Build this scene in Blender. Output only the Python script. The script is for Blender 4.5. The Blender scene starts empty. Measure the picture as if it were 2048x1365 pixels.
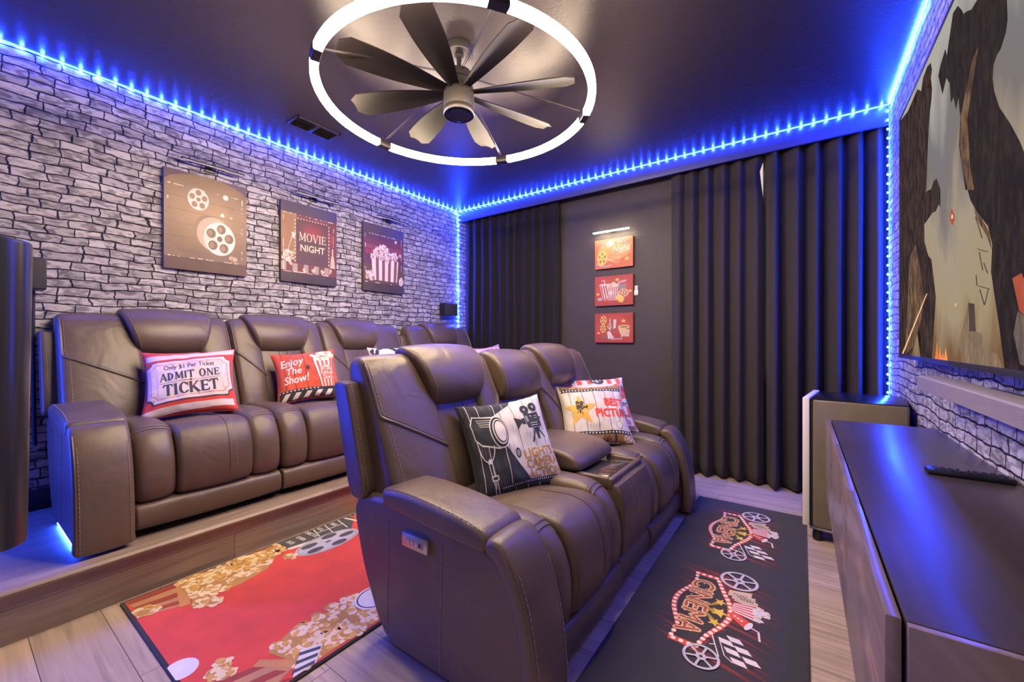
import bpy, bmesh, math, random
from mathutils import Vector, Matrix, noise
from mathutils.bvhtree import BVHTree

D = bpy.data
SC = bpy.context.scene
COL = SC.collection
PI = math.pi
random.seed(7)

# ------------------------------------------------------------------ camera
FPX, CXP, CYP, YAW, CAMH = 815.0, 1024.0, 682.5, math.radians(35.44), 1.04
cam_d = D.cameras.new('camera')
cam_d.sensor_fit = 'HORIZONTAL'
cam_d.sensor_width = 36.0
cam_d.lens = 36.0 * FPX / 2048.0
cam_d.clip_start = 0.02
cam = D.objects.new('camera', cam_d)
cam.location = (0, 0, CAMH)
cam.rotation_euler = (PI / 2, 0, YAW)
COL.objects.link(cam)
SC.camera = cam
FW = Vector((-math.sin(YAW), math.cos(YAW), 0))
RT = Vector((math.cos(YAW), math.sin(YAW), 0))


def ray(px, py):
    return FW + RT * ((px - CXP) / FPX) + Vector((0, 0, (CYP - py) / FPX))


def atz(px, py, z):
    r = ray(px, py)
    return Vector((0, 0, CAMH)) + r * ((z - CAMH) / r.z)


def atx(px, py, x):
    r = ray(px, py)
    return Vector((0, 0, CAMH)) + r * (x / r.x)


# ------------------------------------------------------------------ view, world
SC.view_settings.view_transform = 'Standard'
SC.view_settings.look = 'None'
SC.view_settings.exposure = 0.0
SC.view_settings.gamma = 1.0
SC.view_settings.use_curve_mapping = False
SC.cycles.use_denoising = True
SC.cycles.max_bounces = 8
SC.cycles.sample_clamp_indirect = 6.0
SC.cycles.caustics_reflective = False
SC.cycles.caustics_refractive = False
W = D.worlds.new('world')
SC.world = W
W.use_nodes = True
W.node_tree.nodes['Background'].inputs[0].default_value = (0.70, 0.53, 0.44, 1)
W.node_tree.nodes['Background'].inputs[1].default_value = 1.0

# light levels of the lamps in the room
RING_E = 170.0
LED_TAPE = 40.0
LED_BEAD = 2100.0
BASE_LED = 20.0
PIC_E = 85.0
TV_E = 1.15

# room planes
XB, XT = -3.113, 0.435          # stone walls behind the rear seats / behind the television
YH, YW = 3.34, 3.50             # front of the curtain pelmet, dark wall behind it
HC = 2.48                       # ceiling
YN = -1.25                      # open end of the room behind the camera
ZP, XP = 0.20, -2.19            # platform height and front

# ------------------------------------------------------------------ materials
MATS = {}


def newmat(name):
    m = D.materials.new(name)
    m.use_nodes = True
    nt = m.node_tree
    return m, nt, nt.nodes['Principled BSDF']


def mat(name, col, rough=0.5, metal=0.0, spec=0.5, bump=None, var=0.0, emit=None, es=1.0, sheen=0.0, coat=0.0):
    """plain procedural material; bump=(scale, distance), var = brightness mottling"""
    if name in MATS:
        return MATS[name]
    m, nt, b = newmat(name)
    N, L = nt.nodes, nt.links
    b.inputs['Base Color'].default_value = (*col, 1)
    b.inputs['Roughness'].default_value = rough
    b.inputs['Metallic'].default_value = metal
    b.inputs['Specular IOR Level'].default_value = spec
    b.inputs['Sheen Weight'].default_value = sheen
    b.inputs['Coat Weight'].default_value = coat
    if emit:
        b.inputs['Emission Color'].default_value = (*emit, 1)
        b.inputs['Emission Strength'].default_value = es
    if bump or var:
        tc = N.new('ShaderNodeTexCoord')
    if var:
        nz = N.new('ShaderNodeTexNoise')
        nz.inputs['Scale'].default_value = 9.0
        nz.inputs['Detail'].default_value = 5.0
        L.new(tc.outputs['Object'], nz.inputs['Vector'])
        mr = N.new('ShaderNodeMapRange')
        mr.inputs[1].default_value = 0.3
        mr.inputs[2].default_value = 0.7
        mr.inputs[3].default_value = 1 - var
        mr.inputs[4].default_value = 1 + var
        L.new(nz.outputs['Fac'], mr.inputs[0])
        mx = N.new('ShaderNodeVectorMath')
        mx.operation = 'SCALE'
        mx.inputs[0].default_value = col
        L.new(mr.outputs[0], mx.inputs['Scale'])
        L.new(mx.outputs[0], b.inputs['Base Color'])
    if bump:
        nb = N.new('ShaderNodeTexNoise')
        nb.inputs['Scale'].default_value = bump[0]
        nb.inputs['Detail'].default_value = 4.0
        L.new(tc.outputs['Object'], nb.inputs['Vector'])
        bp = N.new('ShaderNodeBump')
        bp.inputs['Strength'].default_value = 0.6
        bp.inputs['Distance'].default_value = bump[1]
        L.new(nb.outputs['Fac'], bp.inputs['Height'])
        L.new(bp.outputs[0], b.inputs['Normal'])
    MATS[name] = m
    return m


def emat(name, col, strength):
    if name in MATS:
        return MATS[name]
    m, nt, b = newmat(name)
    b.inputs['Base Color'].default_value = (0.02, 0.02, 0.02, 1)
    b.inputs['Emission Color'].default_value = (*col, 1)
    b.inputs['Emission Strength'].default_value = strength
    MATS[name] = m
    return m


def mathn(nt, op, a, b=None, c=None):
    n = nt.nodes.new('ShaderNodeMath')
    n.operation = op
    for i, v in enumerate((a, b, c)):
        if v is None:
            continue
        if isinstance(v, (int, float)):
            n.inputs[i].default_value = v
        else:
            nt.links.new(v, n.inputs[i])
    return n.outputs[0]


def stone_material():
    m, nt, b = newmat('grey stone wallpaper')
    N, L = nt.nodes, nt.links
    tc = N.new('ShaderNodeTexCoord')
    sp = N.new('ShaderNodeSeparateXYZ')
    L.new(tc.outputs['Object'], sp.inputs[0])
    u, v = sp.outputs['Y'], sp.outputs['Z']

    def noise2(scale, detail, ux=1.0, vx=1.0, off=0.0):
        cb = N.new('ShaderNodeCombineXYZ')
        L.new(mathn(nt, 'MULTIPLY', u, ux), cb.inputs[0])
        L.new(mathn(nt, 'MULTIPLY', v, vx), cb.inputs[1])
        cb.inputs[2].default_value = off
        nz = N.new('ShaderNodeTexNoise')
        nz.inputs['Scale'].default_value = scale
        nz.inputs['Detail'].default_value = detail
        L.new(cb.outputs[0], nz.inputs['Vector'])
        return nz
    big = noise2(3.2, 1.0)
    fine = noise2(15.0, 2.0, 1, 1.6, 3.1)
    v2 = mathn(nt, 'ADD', v, mathn(nt, 'MULTIPLY', mathn(nt, 'SUBTRACT', big.outputs['Fac'], 0.5), 0.045))
    v2 = mathn(nt, 'ADD', v2, mathn(nt, 'MULTIPLY', mathn(nt, 'SUBTRACT', fine.outputs['Fac'], 0.5), 0.020))
    row = mathn(nt, 'FLOOR', mathn(nt, 'DIVIDE', v2, 0.044))
    wn = N.new('ShaderNodeTexWhiteNoise')
    wn.noise_dimensions = '1D'
    L.new(row, wn.inputs['W'])
    # stretch the stones differently in every course
    cb = N.new('ShaderNodeCombineXYZ')
    L.new(u, cb.inputs[0])
    L.new(mathn(nt, 'MULTIPLY', row, 3.7), cb.inputs[1])
    st = N.new('ShaderNodeTexNoise')
    st.inputs['Scale'].default_value = 5.0
    st.inputs['Detail'].default_value = 0.0
    L.new(cb.outputs[0], st.inputs['Vector'])
    u2 = mathn(nt, 'ADD', u, mathn(nt, 'MULTIPLY', wn.outputs['Value'], 0.13))
    u2 = mathn(nt, 'ADD', u2, mathn(nt, 'MULTIPLY', mathn(nt, 'SUBTRACT', st.outputs['Fac'], 0.5), 0.13))
    sepf = N.new('ShaderNodeSeparateColor')
    L.new(fine.outputs['Color'], sepf.inputs[0])
    u2 = mathn(nt, 'ADD', u2, mathn(nt, 'MULTIPLY', mathn(nt, 'SUBTRACT', sepf.outputs[1], 0.5), 0.030))
    cv = N.new('ShaderNodeCombineXYZ')
    L.new(u2, cv.inputs[0])
    L.new(v2, cv.inputs[1])
    br = N.new('ShaderNodeTexBrick')
    br.inputs['Scale'].default_value = 1.0
    br.inputs['Brick Width'].default_value = 0.108
    br.inputs['Row Height'].default_value = 0.044
    br.inputs['Mortar Size'].default_value = 0.0042
    br.inputs['Mortar Smooth'].default_value = 0.75
    br.inputs['Color1'].default_value = (0.30, 0.287, 0.31, 1)
    br.inputs['Color2'].default_value = (0.48, 0.46, 0.49, 1)
    br.inputs['Mortar'].default_value = (0.02, 0.02, 0.022, 1)
    L.new(cv.outputs[0], br.inputs['Vector'])
    # printed rock facets
    fac = noise2(26.0, 4.5, 0.62, 1.5, 7.7)
    fac.inputs['Distortion'].default_value = 1.1
    rp = N.new('ShaderNodeValToRGB')
    rp.color_ramp.elements[0].position = 0.40
    rp.color_ramp.elements[0].color = (0.52, 0.50, 0.52, 1)
    rp.color_ramp.elements[1].position = 0.56
    rp.color_ramp.elements[1].color = (1.20, 1.19, 1.19, 1)
    L.new(fac.outputs['Fac'], rp.inputs[0])
    mx = N.new('ShaderNodeVectorMath')
    mx.operation = 'MULTIPLY'
    L.new(br.outputs['Color'], mx.inputs[0])
    L.new(rp.outputs['Color'], mx.inputs[1])
    L.new(mx.outputs[0], b.inputs['Base Color'])
    b.inputs['Roughness'].default_value = 0.72
    b.inputs['Specular IOR Level'].default_value = 0.25
    h = mathn(nt, 'SUBTRACT', mathn(nt, 'MULTIPLY', fac.outputs['Fac'], 0.55), br.outputs['Fac'])
    bp = N.new('ShaderNodeBump')
    bp.inputs['Strength'].default_value = 0.8
    bp.inputs['Distance'].default_value = 0.010
    L.new(h, bp.inputs['Height'])
    L.new(bp.outputs[0], b.inputs['Normal'])
    return m


def wood_material(name, axis, c1, c2, gap, plank=(1.22, 0.18), rough=0.38, grain=1.0, bump=0.25):
    """plank floor; axis 0 = boards along X, 1 = boards along Y (second coordinate is the other one, or Z)"""
    m, nt, b = newmat(name)
    N, L = nt.nodes, nt.links
    tc = N.new('ShaderNodeTexCoord')
    sp = N.new('ShaderNodeSeparateXYZ')
    L.new(tc.outputs['Object'], sp.inputs[0])
    if axis == 0:
        u, v = sp.outputs['X'], sp.outputs['Y']
    elif axis == 1:
        u, v = sp.outputs['Y'], mathn(nt, 'ADD', sp.outputs['X'], sp.outputs['Z'])
    cv = N.new('ShaderNodeCombineXYZ')
    L.new(u, cv.inputs[0])
    L.new(v, cv.inputs[1])
    br = N.new('ShaderNodeTexBrick')
    br.offset = 0.37
    br.inputs['Scale'].default_value = 1.0
    br.inputs['Brick Width'].default_value = plank[0]
    br.inputs['Row Height'].default_value = plank[1]
    br.inputs['Mortar Size'].default_value = 0.0012
    br.inputs['Mortar Smooth'].default_value = 0.1
    br.inputs['Color1'].default_value = (*c1, 1)
    br.inputs['Color2'].default_value = (*c2, 1)
    br.inputs['Mortar'].default_value = (*gap, 1)
    L.new(cv.outputs[0], br.inputs['Vector'])
    cg = N.new('ShaderNodeCombineXYZ')
    L.new(mathn(nt, 'MULTIPLY', u, 1.6), cg.inputs[0])
    L.new(mathn(nt, 'MULTIPLY', v, 26.0), cg.inputs[1])
    sepc = N.new('ShaderNodeSeparateColor')
    L.new(br.outputs['Color'], sepc.inputs[0])
    L.new(mathn(nt, 'MULTIPLY', sepc.outputs[0], 40.0), cg.inputs[2])
    nz = N.new('ShaderNodeTexNoise')
    nz.inputs['Scale'].default_value = 1.5
    nz.inputs['Detail'].default_value = 6.0
    nz.inputs['Distortion'].default_value = 0.8
    L.new(cg.outputs[0], nz.inputs['Vector'])
    mr = N.new('ShaderNodeMapRange')
    mr.inputs[1].default_value = 0.3
    mr.inputs[2].default_value = 0.7
    mr.inputs[3].default_value = 1 - 0.26 * grain
    mr.inputs[4].default_value = 1 + 0.2 * grain
    L.new(nz.outputs['Fac'], mr.inputs[0])
    mx = N.new('ShaderNodeVectorMath')
    mx.operation = 'SCALE'
    L.new(br.outputs['Color'], mx.inputs[0])
    L.new(mr.outputs[0], mx.inputs['Scale'])
    L.new(mx.outputs[0], b.inputs['Base Color'])
    b.inputs['Roughness'].default_value = rough
    bp = N.new('ShaderNodeBump')
    bp.inputs['Strength'].default_value = bump
    bp.inputs['Distance'].default_value = 0.002
    L.new(mathn(nt, 'SUBTRACT', nz.outputs['Fac'], mathn(nt, 'MULTIPLY', br.outputs['Fac'], 2.0)), bp.inputs['Height'])
    L.new(bp.outputs[0], b.inputs['Normal'])
    return m


def leather_material(name, col, perforated=False):
    m, nt, b = newmat(name)
    N, L = nt.nodes, nt.links
    tc = N.new('ShaderNodeTexCoord')
    nz = N.new('ShaderNodeTexNoise')
    nz.inputs['Scale'].default_value = 6.0
    nz.inputs['Detail'].default_value = 4.0
    L.new(tc.outputs['Object'], nz.inputs['Vector'])
    mr = N.new('ShaderNodeMapRange')
    mr.inputs[1].default_value = 0.3
    mr.inputs[2].default_value = 0.7
    mr.inputs[3].default_value = 0.88
    mr.inputs[4].default_value = 1.12
    L.new(nz.outputs['Fac'], mr.inputs[0])
    mx = N.new('ShaderNodeVectorMath')
    mx.operation = 'SCALE'
    mx.inputs[0].default_value = col
    L.new(mr.outputs[0], mx.inputs['Scale'])
    L.new(mx.outputs[0], b.inputs['Base Color'])
    b.inputs['Roughness'].default_value = 0.38
    b.inputs['Specular IOR Level'].default_value = 0.5
    vo = N.new('ShaderNodeTexVoronoi')
    vo.inputs['Scale'].default_value = 380.0 if perforated else 420.0
    L.new(tc.outputs['Object'], vo.inputs['Vector'])
    nl = N.new('ShaderNodeTexNoise')
    nl.inputs['Scale'].default_value = 5.0
    nl.inputs['Detail'].default_value = 2.0
    nl.inputs['Distortion'].default_value = 1.2
    L.new(tc.outputs['Object'], nl.inputs['Vector'])
    h = mathn(nt, 'ADD', mathn(nt, 'MULTIPLY', vo.outputs['Distance'], 0.09 if perforated else 0.03),
              mathn(nt, 'MULTIPLY', nl.outputs['Fac'], 1.0))
    bp = N.new('ShaderNodeBump')
    bp.inputs['Strength'].default_value = 0.5
    bp.inputs['Distance'].default_value = 0.012
    L.new(h, bp.inputs['Height'])
    L.new(bp.outputs[0], b.inputs['Normal'])
    return m


M_STONE = stone_material()
M_FLOOR = wood_material('greige plank floor', 0, (0.56, 0.43, 0.33), (0.44, 0.34, 0.265), (0.10, 0.08, 0.07))
M_PLAT = wood_material('platform planks', 1, (0.36, 0.27, 0.23), (0.27, 0.205, 0.18), (0.08, 0.06, 0.055), (1.3, 0.19))
M_CEIL = mat('dark textured ceiling paint', (0.032, 0.0245, 0.030), 0.42, spec=0.42, bump=(70, 0.0018))
M_DARKWALL = mat('charcoal textured wall paint', (0.056, 0.046, 0.038), 0.55, spec=0.35, bump=(90, 0.003))
M_HEADER = mat('pelmet paint with led glow', (0.050, 0.055, 0.16), 0.45)  # blue led glow put into the base colour of the pelmet
M_LEATHER = leather_material('taupe brown leather', (0.124, 0.086, 0.062))
M_PERF = leather_material('perforated taupe leather', (0.114, 0.079, 0.057), True)
M_STITCH = mat('tan stitching', (0.36, 0.30, 0.25), 0.7)
M_BLACK = mat('black plastic', (0.012, 0.012, 0.014), 0.38)
M_MATTE = mat('matte black', (0.010, 0.010, 0.011), 0.7)
M_DKMETAL = mat('dark bronze metal', (0.055, 0.048, 0.046), 0.38, 0.7)
M_STEEL = mat('brushed steel', (0.55, 0.53, 0.52), 0.32, 1.0)
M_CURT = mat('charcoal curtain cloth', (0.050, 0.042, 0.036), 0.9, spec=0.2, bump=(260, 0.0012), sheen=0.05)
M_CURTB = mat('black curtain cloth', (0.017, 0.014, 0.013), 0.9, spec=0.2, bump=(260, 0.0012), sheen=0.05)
M_WHITE = mat('white plastic', (0.78, 0.76, 0.73), 0.45)
M_LEDB = emat('blue led bead', (0.012, 0.05, 1.0), LED_BEAD)
M_LEDT = emat('blue led tape', (0.012, 0.06, 1.0), LED_TAPE)
M_LEDBASE = emat('blue base light', (0.012, 0.06, 1.0), BASE_LED)
M_RING = emat('warm ring light', (1.0, 0.77, 0.52), RING_E)
M_PIC = emat('picture light diffuser', (1.0, 0.85, 0.62), PIC_E)

# ------------------------------------------------------------------ mesh builder


class MB:
    def __init__(self):
        self.v, self.f, self.m, self.s = [], [], [], []
        self.cuts = []

    def add(self, verts, faces, mi=0, smooth=True):
        o = len(self.v)
        self.cuts.append((o, len(self.f)))
        self.v += [tuple(p) for p in verts]
        for f in faces:
            self.f.append(tuple(i + o for i in f))
            self.m.append(mi)
            self.s.append(smooth)
        return o

    def box(self, x0, x1, y0, y1, z0, z1, bev=0.0, mi=0, seg=2):
        x0, x1 = min(x0, x1), max(x0, x1)
        y0, y1 = min(y0, y1), max(y0, y1)
        z0, z1 = min(z0, z1), max(z0, z1)
        bm = bmesh.new()
        bmesh.ops.create_cube(bm, size=1.0)
        for w in bm.verts:
            w.co = Vector(((x0 + x1) / 2 + w.co.x * (x1 - x0), (y0 + y1) / 2 + w.co.y * (y1 - y0), (z0 + z1) / 2 + w.co.z * (z1 - z0)))
        if bev > 0:
            bmesh.ops.bevel(bm, geom=bm.edges[:], offset=bev, segments=seg, profile=0.5, affect='EDGES')
        self.bm(bm, mi)
        return self

    def bm(self, bm, mi=0, mtx=None, smooth=True):
        bm.verts.index_update()
        vs = [(mtx @ w.co if mtx else w.co.copy()) for w in bm.verts]
        fs = [[w.index for w in f.verts] for f in bm.faces]
        self.add(vs, fs, mi, smooth)
        bm.free()

    def tube(self, pts, r, n=8, closed=False, mi=0, caps=True):
        pts = [Vector(p) for p in pts]
        k = len(pts)
        if k < 2:
            return self
        vs, fs = [], []
        pn = None
        for i, p in enumerate(pts):
            a = pts[(i - 1) % k] if (closed or i > 0) else p
            c = pts[(i + 1) % k] if (closed or i < k - 1) else p
            t = (c - a)
            if t.length < 1e-9:
                t = Vector((0, 0, 1))
            t.normalize()
            if pn is None:
                pn = t.orthogonal().normalized()
            pn = (pn - t * pn.dot(t))
            if pn.length < 1e-6:
                pn = t.orthogonal()
            pn.normalize()
            q = t.cross(pn)
            rr = r[i] if isinstance(r, (list, tuple)) else r
            for j in range(n):
                an = 2 * PI * j / n
                vs.append(p + (pn * math.cos(an) + q * math.sin(an)) * rr)
        for i in range(k if closed else k - 1):
            for j in range(n):
                i2 = (i + 1) % k
                fs.append((i * n + j, i * n + (j + 1) % n, i2 * n + (j + 1) % n, i2 * n + j))
        if caps and not closed:
            fs.append(tuple(reversed(range(n))))
            fs.append(tuple((k - 1) * n + j for j in range(n)))
        self.add(vs, fs, mi)
        return self

    def lathe(self, prof, c=(0, 0, 0), n=32, mi=0, mtx=None):
        """prof = [(r,z)...]"""
        vs, fs = [], []
        for (r, z) in prof:
            for j in range(n):
                a = 2 * PI * j / n
                p = Vector((r * math.cos(a), r * math.sin(a), z))
                if mtx:
                    p = mtx @ p
                vs.append(p + Vector(c))
        for i in range(len(prof) - 1):
            for j in range(n):
                fs.append((i * n + j, i * n + (j + 1) % n, (i + 1) * n + (j + 1) % n, (i + 1) * n + j))
        fs.append(tuple(reversed(range(n))))
        fs.append(tuple((len(prof) - 1) * n + j for j in range(n)))
        self.add(vs, fs, mi)
        return self

    def prism(self, poly, axis, a0, a1, bev=0.0, mi=0):
        """polygon extruded along an axis; for axis y poly is (x,z), x -> (y,z), z -> (x,y)"""
        def P(p, a):
            return {'y': (p[0], a, p[1]), 'x': (a, p[0], p[1]), 'z': (p[0], p[1], a)}[axis]
        bm = bmesh.new()
        b0 = [bm.verts.new(P(p, a0)) for p in poly]
        b1 = [bm.verts.new(P(p, a1)) for p in poly]
        k = len(poly)
        bm.faces.new(b0)
        bm.faces.new(list(reversed(b1)))
        for i in range(k):
            bm.faces.new((b0[i], b1[i], b1[(i + 1) % k], b0[(i + 1) % k]))
        bmesh.ops.recalc_face_normals(bm, faces=bm.faces[:])
        if bev > 0:
            es = [e for e in bm.edges if len(e.link_faces) == 2 and e.calc_face_angle(0) > 0.6]
            bmesh.ops.bevel(bm, geom=es, offset=bev, segments=2, profile=0.5, affect='EDGES')
        self.bm(bm, mi)
        return self

    def loft(self, prof, y0, y1, r=0.02, puff=0.0, nr=5, nm=6, warp=None, mi=0, closed_pts=True):
        """soft cushion: closed side profile (x,z) swept along Y, edges rounded by r, middle swollen by puff"""
        pts = [Vector(p) for p in prof]
        k = len(pts)
        area = sum(pts[i].x * pts[(i + 1) % k].y - pts[(i + 1) % k].x * pts[i].y for i in range(k))
        nrm = []
        for i in range(k):
            t = pts[(i + 1) % k] - pts[(i - 1) % k]
            n_ = Vector((t.y, -t.x))
            if area < 0:
                n_ = -n_
            nrm.append(n_.normalized() if n_.length > 0 else Vector((0, 0)))
        wd = y1 - y0
        st = []
        for i in range(nr):
            a = (PI / 2) * i / nr
            st.append((r * (1 - math.cos(a)), r * (1 - math.sin(a))))
        # st: (distance from the end, inset)
        stations = [(y0 + d, ins) for d, ins in st]
        for i in range(nm + 1):
            stations.append((y0 + r + (wd - 2 * r) * i / nm, 0.0))
        stations += [(y1 - d, ins) for d, ins in reversed(st)]
        vs, fs = [], []
        for (y, ins) in stations:
            t = (y - y0) / wd
            pf = puff * (1 - (2 * t - 1) ** 2)
            for p, n_ in zip(pts, nrm):
                q = p + n_ * (pf - ins)
                w = Vector((q.x, y, q.y))
                if warp:
                    w = Vector(warp(w))
                vs.append(w)
        m = len(stations)
        for i in range(m - 1):
            for j in range(k):
                fs.append((i * k + j, i * k + (j + 1) % k, (i + 1) * k + (j + 1) % k, (i + 1) * k + j))
        if area > 0:
            fs = [tuple(reversed(f)) for f in fs]
        cap0 = list(range(k))
        cap1 = [(m - 1) * k + j for j in range(k)]
        if area > 0:
            fs.append(tuple(cap0))
            fs.append(tuple(reversed(cap1)))
        else:
            fs.append(tuple(reversed(cap0)))
            fs.append(tuple(cap1))
        self.add(vs, fs, mi)
        return self

    def bvh(self):
        return BVHTree.FromPolygons([Vector(p) for p in self.v], self.f)


def smooth_closed(ctrl, n=44):
    """Catmull-Rom through control points, evenly resampled"""
    k = len(ctrl)
    out = []
    for i in range(k):
        p0, p1, p2, p3 = (Vector(ctrl[(i + d) % k]) for d in (-1, 0, 1, 2))
        for s in range(10):
            t = s / 10
            out.append(0.5 * ((2 * p1) + (p2 - p0) * t + (2 * p0 - 5 * p1 + 4 * p2 - p3) * t * t + (3 * p1 - p0 - 3 * p2 + p3) * t ** 3))
    ln = [0]
    for i in range(len(out)):
        ln.append(ln[-1] + (out[(i + 1) % len(out)] - out[i]).length)
    res, j = [], 0
    for s in range(n):
        d = ln[-1] * s / n
        while ln[j + 1] < d:
            j += 1
        t = (d - ln[j]) / max(1e-9, ln[j + 1] - ln[j])
        res.append(out[j].lerp(out[(j + 1) % len(out)], t))
    return res


def smooth_open(ctrl, n=24):
    c = [Vector(p) for p in ctrl]
    out = []
    k = len(c)
    for i in range(k - 1):
        p0, p1, p2, p3 = c[max(i - 1, 0)], c[i], c[i + 1], c[min(i + 2, k - 1)]
        for s in range(12):
            t = s / 12
            out.append(0.5 * ((2 * p1) + (p2 - p0) * t + (2 * p0 - 5 * p1 + 4 * p2 - p3) * t * t + (3 * p1 - p0 - 3 * p2 + p3) * t ** 3))
    out.append(c[-1])
    return resample(out, n)


def resample(pts, n):
    pts = [Vector(p) for p in pts]
    ln = [0]
    for a, b in zip(pts, pts[1:]):
        ln.append(ln[-1] + (b - a).length)
    res, j = [], 0
    for s in range(n + 1):
        d = ln[-1] * s / n
        while j < len(pts) - 2 and ln[j + 1] < d:
            j += 1
        t = (d - ln[j]) / max(1e-9, ln[j + 1] - ln[j])
        res.append(pts[j].lerp(pts[j + 1], min(1, max(0, t))))
    return res


def drape(bvh, pts, d, lift=0.0015):
    """project points on the mesh along direction d"""
    d = Vector(d).normalized()
    out = []
    for p in pts:
        h, n_, i_, t = bvh.ray_cast(Vector(p) - d * 2.0, d)
        if h is not None:
            out.append(h - d * lift)
    return out


def dashes(mb, pts, ln=0.010, gap=0.007, r=0.0011):
    if len(pts) < 2:
        return
    tot = sum((b - a).length for a, b in zip(pts, pts[1:]))
    n = max(2, int(tot / (ln + gap)) * 3)
    ps = resample(pts, n)
    for i in range(0, n - 1, 3):
        mb.tube([ps[i], ps[i + 1], ps[min(i + 2, n)]], r, 4)


def world_loc(o):
    p = Vector((0, 0, 0))
    while o is not None:
        p += Vector(o.location)
        o = o.parent
    return p


def obj(name, mb, mats, parent=None, local=False, angle=40):
    me = D.meshes.new(name)
    off = Vector((0, 0, 0))
    if parent is not None and not local:
        off = world_loc(parent)
    me.from_pydata([Vector(p) - off for p in mb.v], [], mb.f)
    if not isinstance(mats, (list, tuple)):
        mats = [mats]
    for m in mats:
        me.materials.append(m)
    me.polygons.foreach_set('material_index', mb.m)
    me.polygons.foreach_set('use_smooth', mb.s)
    me.update()
    if angle:
        me.set_sharp_from_angle(angle=math.radians(angle))
    o = D.objects.new(name, me)
    COL.objects.link(o)
    if parent is not None:
        o.parent = parent
    return o


def obj_each(name, mb, mats, parent):
    """every added piece becomes an object of its own"""
    ends = mb.cuts[1:] + [(len(mb.v), len(mb.f))]
    for (v0, f0), (v1, f1) in zip(mb.cuts, ends):
        q = MB()
        q.add(mb.v[v0:v1], [[i - v0 for i in f] for f in mb.f[f0:f1]])
        obj(name, q, mats, parent)


def thing(name, label, cat, loc=(0, 0, 0), rotz=0.0, group=None):
    o = D.objects.new(name, None)
    COL.objects.link(o)
    o.empty_display_size = 0.1
    o.location = loc
    o.rotation_euler = (0, 0, rotz)
    tag(o, label, cat, group)
    return o


def stitching(mb, parent):
    if mb.f:
        obj('stitching', mb, M_STITCH, parent)['kind'] = 'stuff'


def tag(o, label, cat, group=None):
    o['label'] = label
    o['category'] = cat
    if group:
        o['group'] = group
    return o


def struct(name, mb, mats, angle=40):
    o = obj(name, mb, mats, angle=angle)
    o['kind'] = 'structure'
    return o


# ------------------------------------------------------------------ flat artwork (prints on posters, rugs, cushions)
_textcache = {}


def text_tris(s, bold=0.0, shear=0.0, spacing=1.0):
    key = (s, bold, shear, spacing)
    if key in _textcache:
        return _textcache[key]
    cu = D.curves.new('lettering', 'FONT')
    cu.body = s
    cu.resolution_u = 3
    cu.offset = bold
    cu.shear = shear
    cu.space_character = spacing
    o = D.objects.new('lettering', cu)
    COL.objects.link(o)
    dg = bpy.context.evaluated_depsgraph_get()
    dg.update()
    me = o.evaluated_get(dg).to_mesh()
    me.calc_loop_triangles()
    vs = [(v.co.x, v.co.y) for v in me.vertices]
    ts = [tuple(t.vertices) for t in me.loop_triangles]
    o.evaluated_get(dg).to_mesh_clear()
    D.objects.remove(o)
    D.curves.remove(cu)
    xs = [v[0] for v in vs]
    ys = [v[1] for v in vs]
    bb = (min(xs), min(ys), max(xs), max(ys))
    _textcache[key] = (vs, ts, bb)
    return _textcache[key]


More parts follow.
